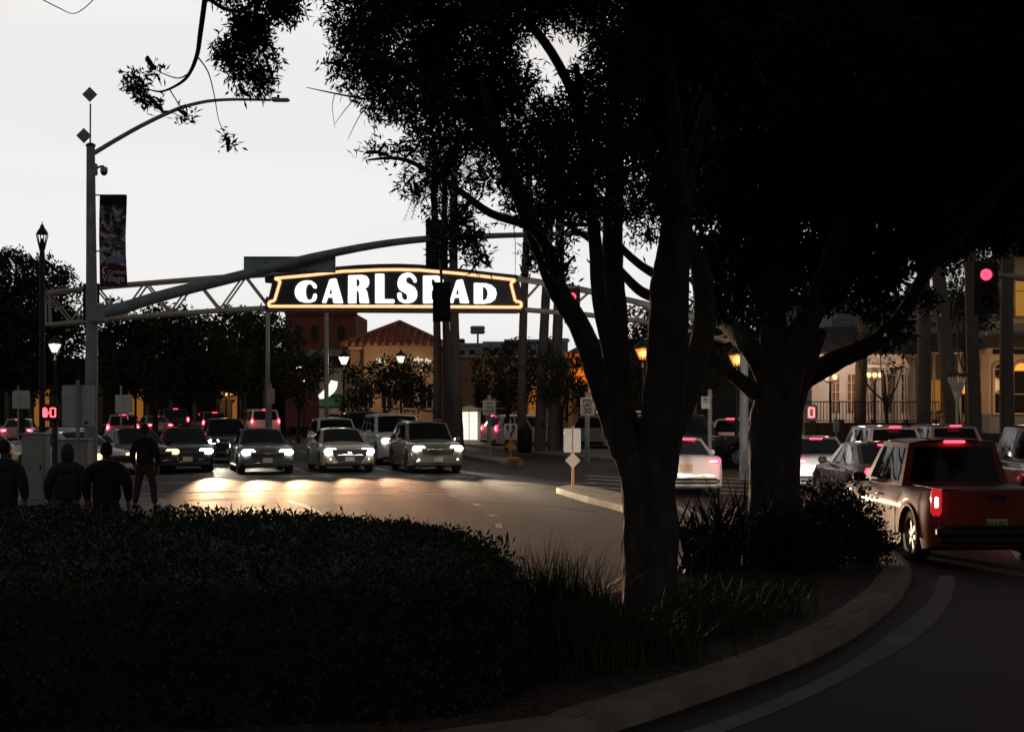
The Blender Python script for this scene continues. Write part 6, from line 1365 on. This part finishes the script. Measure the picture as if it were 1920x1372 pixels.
# ------------------------------------------------------------------ people
def skin_obj(name, bones, m, parent, root=0, sub=2):
    """bones: (verts, radii, edges) -> continuous skin surface"""
    V, R_, E = bones; me = bpy.data.meshes.new(name); me.from_pydata([tuple(v) for v in V], E, [])
    ob = link(name, me, m, parent); sk = ob.modifiers.new('skin', 'SKIN'); sk.use_smooth_shade = True
    L_ = me.skin_vertices[0].data if me.skin_vertices else None
    if L_ is None: bpy.context.view_layer.update(); 
    if not me.skin_vertices:
        bm = bmesh.new(); bm.from_mesh(me); bm.verts.layers.skin.verify(); bm.to_mesh(me); bm.free()
    for i, d in enumerate(me.skin_vertices[0].data):
        r = R_[i]; d.radius = (r, r) if not hasattr(r, '__len__') else r; d.use_root = (i == root)
    sb = ob.modifiers.new('smooth', 'SUBSURF'); sb.levels = sub; sb.render_levels = sub
    return ob
def person(label, pos, h, face, jacket, trousers, hair, hood=False, stance=.10, arms=.0, hat=None, bulk=1.0):
    s = h / 1.75; t = thing('person', label, 'person', pos, face)
    def P(x, y, z): return Vector((x, y, z)) * s
    st = stance; sh = .19 * bulk
    V = [P(0, 0, .95), P(0, 0, 1.12), P(0, .01, 1.30), P(0, 0, 1.43), P(0, -.01, 1.50)]; R_ = [(.145 * bulk, .10), (.135 * bulk, .095), (.15 * bulk, .10), (.085, .075), (.052, .052)]; E = [(0, 1), (1, 2), (2, 3), (3, 4)]
    for sx in (-1, 1):
        b = len(V); V += [P(sx * .10, 0, .88), P(sx * (.10 + st * .3), .02, .50), P(sx * (.10 + st * .6), -.01, .09), P(sx * (.11 + st * .6), .11, .05)]; R_ += [.088, .062, .045, .04]; E += [(0, b), (b, b + 1), (b + 1, b + 2), (b + 2, b + 3)]
    hands = []
    for sx in (-1, 1):
        b = len(V); V += [P(sx * (sh - .01), 0, 1.355), P(sx * (sh + .07 + .04 * arms), -.02, 1.12), P(sx * (sh + .06), .06 + .10 * arms, .88), P(sx * (sh + .05), .09 + .14 * arms, .80)]; R_ += [.062 * bulk, .048, .034, .036]; E += [(3, b), (b, b + 1), (b + 1, b + 2), (b + 2, b + 3)]
        hp_ = V[b + 3]
        for k in range(4):
            j = len(V); fx = (k - 1.5) * .019; V += [hp_ + P(sx * .0 + .0, fx, -.045), hp_ + P(-sx * .012, fx * 1.1, -.085 + .008 * abs(k - 1.5)), hp_ + P(-sx * .03, fx * 1.1, -.115 + .010 * abs(k - 1.5))]; R_ += [.0105, .009, .008]; E += [(b + 3, j), (j, j + 1), (j + 1, j + 2)]
        j = len(V); V += [hp_ + P(-sx * .01, .035, -.01), hp_ + P(-sx * .02, .05, -.045)]; R_ += [.011, .009]; E += [(b + 3, j), (j, j + 1)]
    skin_m = mat('skin', (.30, .18, .13), rough=.6, var=.1)
    skin_obj('body', (V, R_, E), skin_m, t)
    # head with face
    hd = MB(); n = 16; zc = 1.615
    for i in range(11):
        a = math.pi * i / 10; z = math.cos(a); r_ = math.sin(a)
        for k in range(n):
            b = 2 * math.pi * k / n; x, y = math.sin(b) * r_, math.cos(b) * r_
            q_ = P(x * .078 * (1 - .12 * max(0, -z)), y * (.098 - .012 * max(0, -z)) + .012 * max(0, -z) + (.016 if (k == 0 and -.35 < z < .05) else 0), zc + z * .125); hd.v.append(tuple(q_))
    for i in range(10):
        for k in range(n): hd.f.append((i * n + k, i * n + (k + 1) % n, (i + 1) * n + (k + 1) % n, (i + 1) * n + k))
    head = hd.build('head', skin_m, t, smooth=180)
    for sx in (-1, 1):
        MB().lathe([(.001, -.006), (.011 * s, 0), (.001, .006)], P(sx * .032, .086, 1.625), 8, 'y').build('eye', black_plastic, head); MB().rbox(P(sx * .080, -.005, 1.61), (.016 * s, .035 * s, .06 * s), .006).build('ear', skin_m, head)
    MB().rbox(P(0, .092, 1.565), (.045 * s, .012 * s, .012 * s), .004).build('mouth', mat('lips', (.25, .10, .09), var=0), head)
    # jacket, trousers, shoes
    jm = mat('jacket_' + jacket[0], jacket[1], rough=.9, var=.2, scale=8, bump=.3, bscale=60); tm = mat('trousers_' + trousers[0], trousers[1], rough=.9, var=.2, scale=8)
    JV = [P(0, 0, .86), P(0, 0, .98), P(0, -.005, 1.14), P(0, 0, 1.31), P(0, -.01, 1.435), P(0, -.015, 1.49)]; JR = [(.19 * bulk, .135), (.185 * bulk, .135), (.185 * bulk, .135), (.175 * bulk, .125), (.095, .09), (.07, .07)]; JE = [(0, 1), (1, 2), (2, 3), (3, 4), (4, 5)]
    for sx in (-1, 1):
        b = len(JV); JV += [P(sx * (sh - .005), 0, 1.345), P(sx * (sh + .08 + .04 * arms), -.02, 1.12), P(sx * (sh + .07), .05 + .10 * arms, .89)]; JR += [.078 * bulk, .068 * bulk, .052]; JE += [(4, b), (b, b + 1), (b + 1, b + 2)]
    skin_obj('jacket', (JV, JR, JE), jm, t)
    TV = [P(0, 0, .98), P(0, 0, .90)]; TR = [(.17 * bulk, .12), (.165 * bulk, .12)]; TE = [(0, 1)]
    for sx in (-1, 1):
        b = len(TV); TV += [P(sx * .105, 0, .82), P(sx * (.105 + st * .3), .02, .50), P(sx * (.10 + st * .6), -.01, .10)]; TR += [.105, .08, .068]; TE += [(1, b), (b, b + 1), (b + 1, b + 2)]
    skin_obj('trousers', (TV, TR, TE), tm, t)
    for sx in (-1, 1): MB().rbox(P(sx * (.11 + st * .6), .06, .045), (.10 * s, .28 * s, .09 * s), .035).build('shoe', mat('dark_shoe', (.02, .018, .018), rough=.6, var=.1), t, smooth=60)
    hm = mat('hair_' + hair[0], hair[1], rough=.8, var=.3, scale=20)
    hb = MB(); big = 1.28 if hood else 1.08
    for i in range(9):
        a = math.pi * i / 10 * (1.0 if hood else .78); z = math.cos(a); r_ = math.sin(a)
        for k in range(n):
            b = 2 * math.pi * k / n; back = -math.cos(b); x, y = math.sin(b) * r_, math.cos(b) * r_
            lim = z if back > -.3 else max(z, .35 if not hood else .45); rr_ = r_ if lim == z else math.sqrt(max(0, 1 - lim * lim))
            hb.v.append(tuple(P(math.sin(b) * rr_ * .082 * big, math.cos(b) * rr_ * .102 * big - (.01 if hood else .004), zc + (lim * .130 * big) - (.02 if hood else 0))))
    for i in range(8):
        for k in range(n): hb.f.append((i * n + k, i * n + (k + 1) % n, (i + 1) * n + (k + 1) % n, (i + 1) * n + k))
    hb.build('hood' if hood else 'hair', jm if hood else hm, t, smooth=180)
    return t
def stand(px, D): return (at(px, 800, D).x, D, .13)
blk = ('black', (.010, .010, .011)); dk = ('near_black', (.014, .014, .016)); blue = ('dark_blue', (.035, .045, .060)); brn = ('brown', (.06, .035, .028))
person('person in a hooded dark blue jacket standing behind the hedge, seen from behind', stand(127, 24.5), 1.66, .1, blue, dk, ('dark', (.01, .008, .006)), hood=True, bulk=1.12)
person('person in a bulky black jacket with dark hair, back turned, by the cabinet', stand(200, 24.0), 1.70, -.1, blk, dk, ('black', (.006, .005, .005)), bulk=1.22, arms=.3)
person('person at the left edge in dark charcoal coat, cropped by the frame', stand(8, 23.8), 1.74, -.2, ('charcoal', (.03, .03, .032)), dk, ('dark', (.01, .008, .006)), bulk=1.18)
person('person in black top and brown trousers standing at the corner kerb', stand(272, 36.0), 1.80, -.3, blk, brn, ('black', (.006, .005, .005)), stance=.22, bulk=1.1)
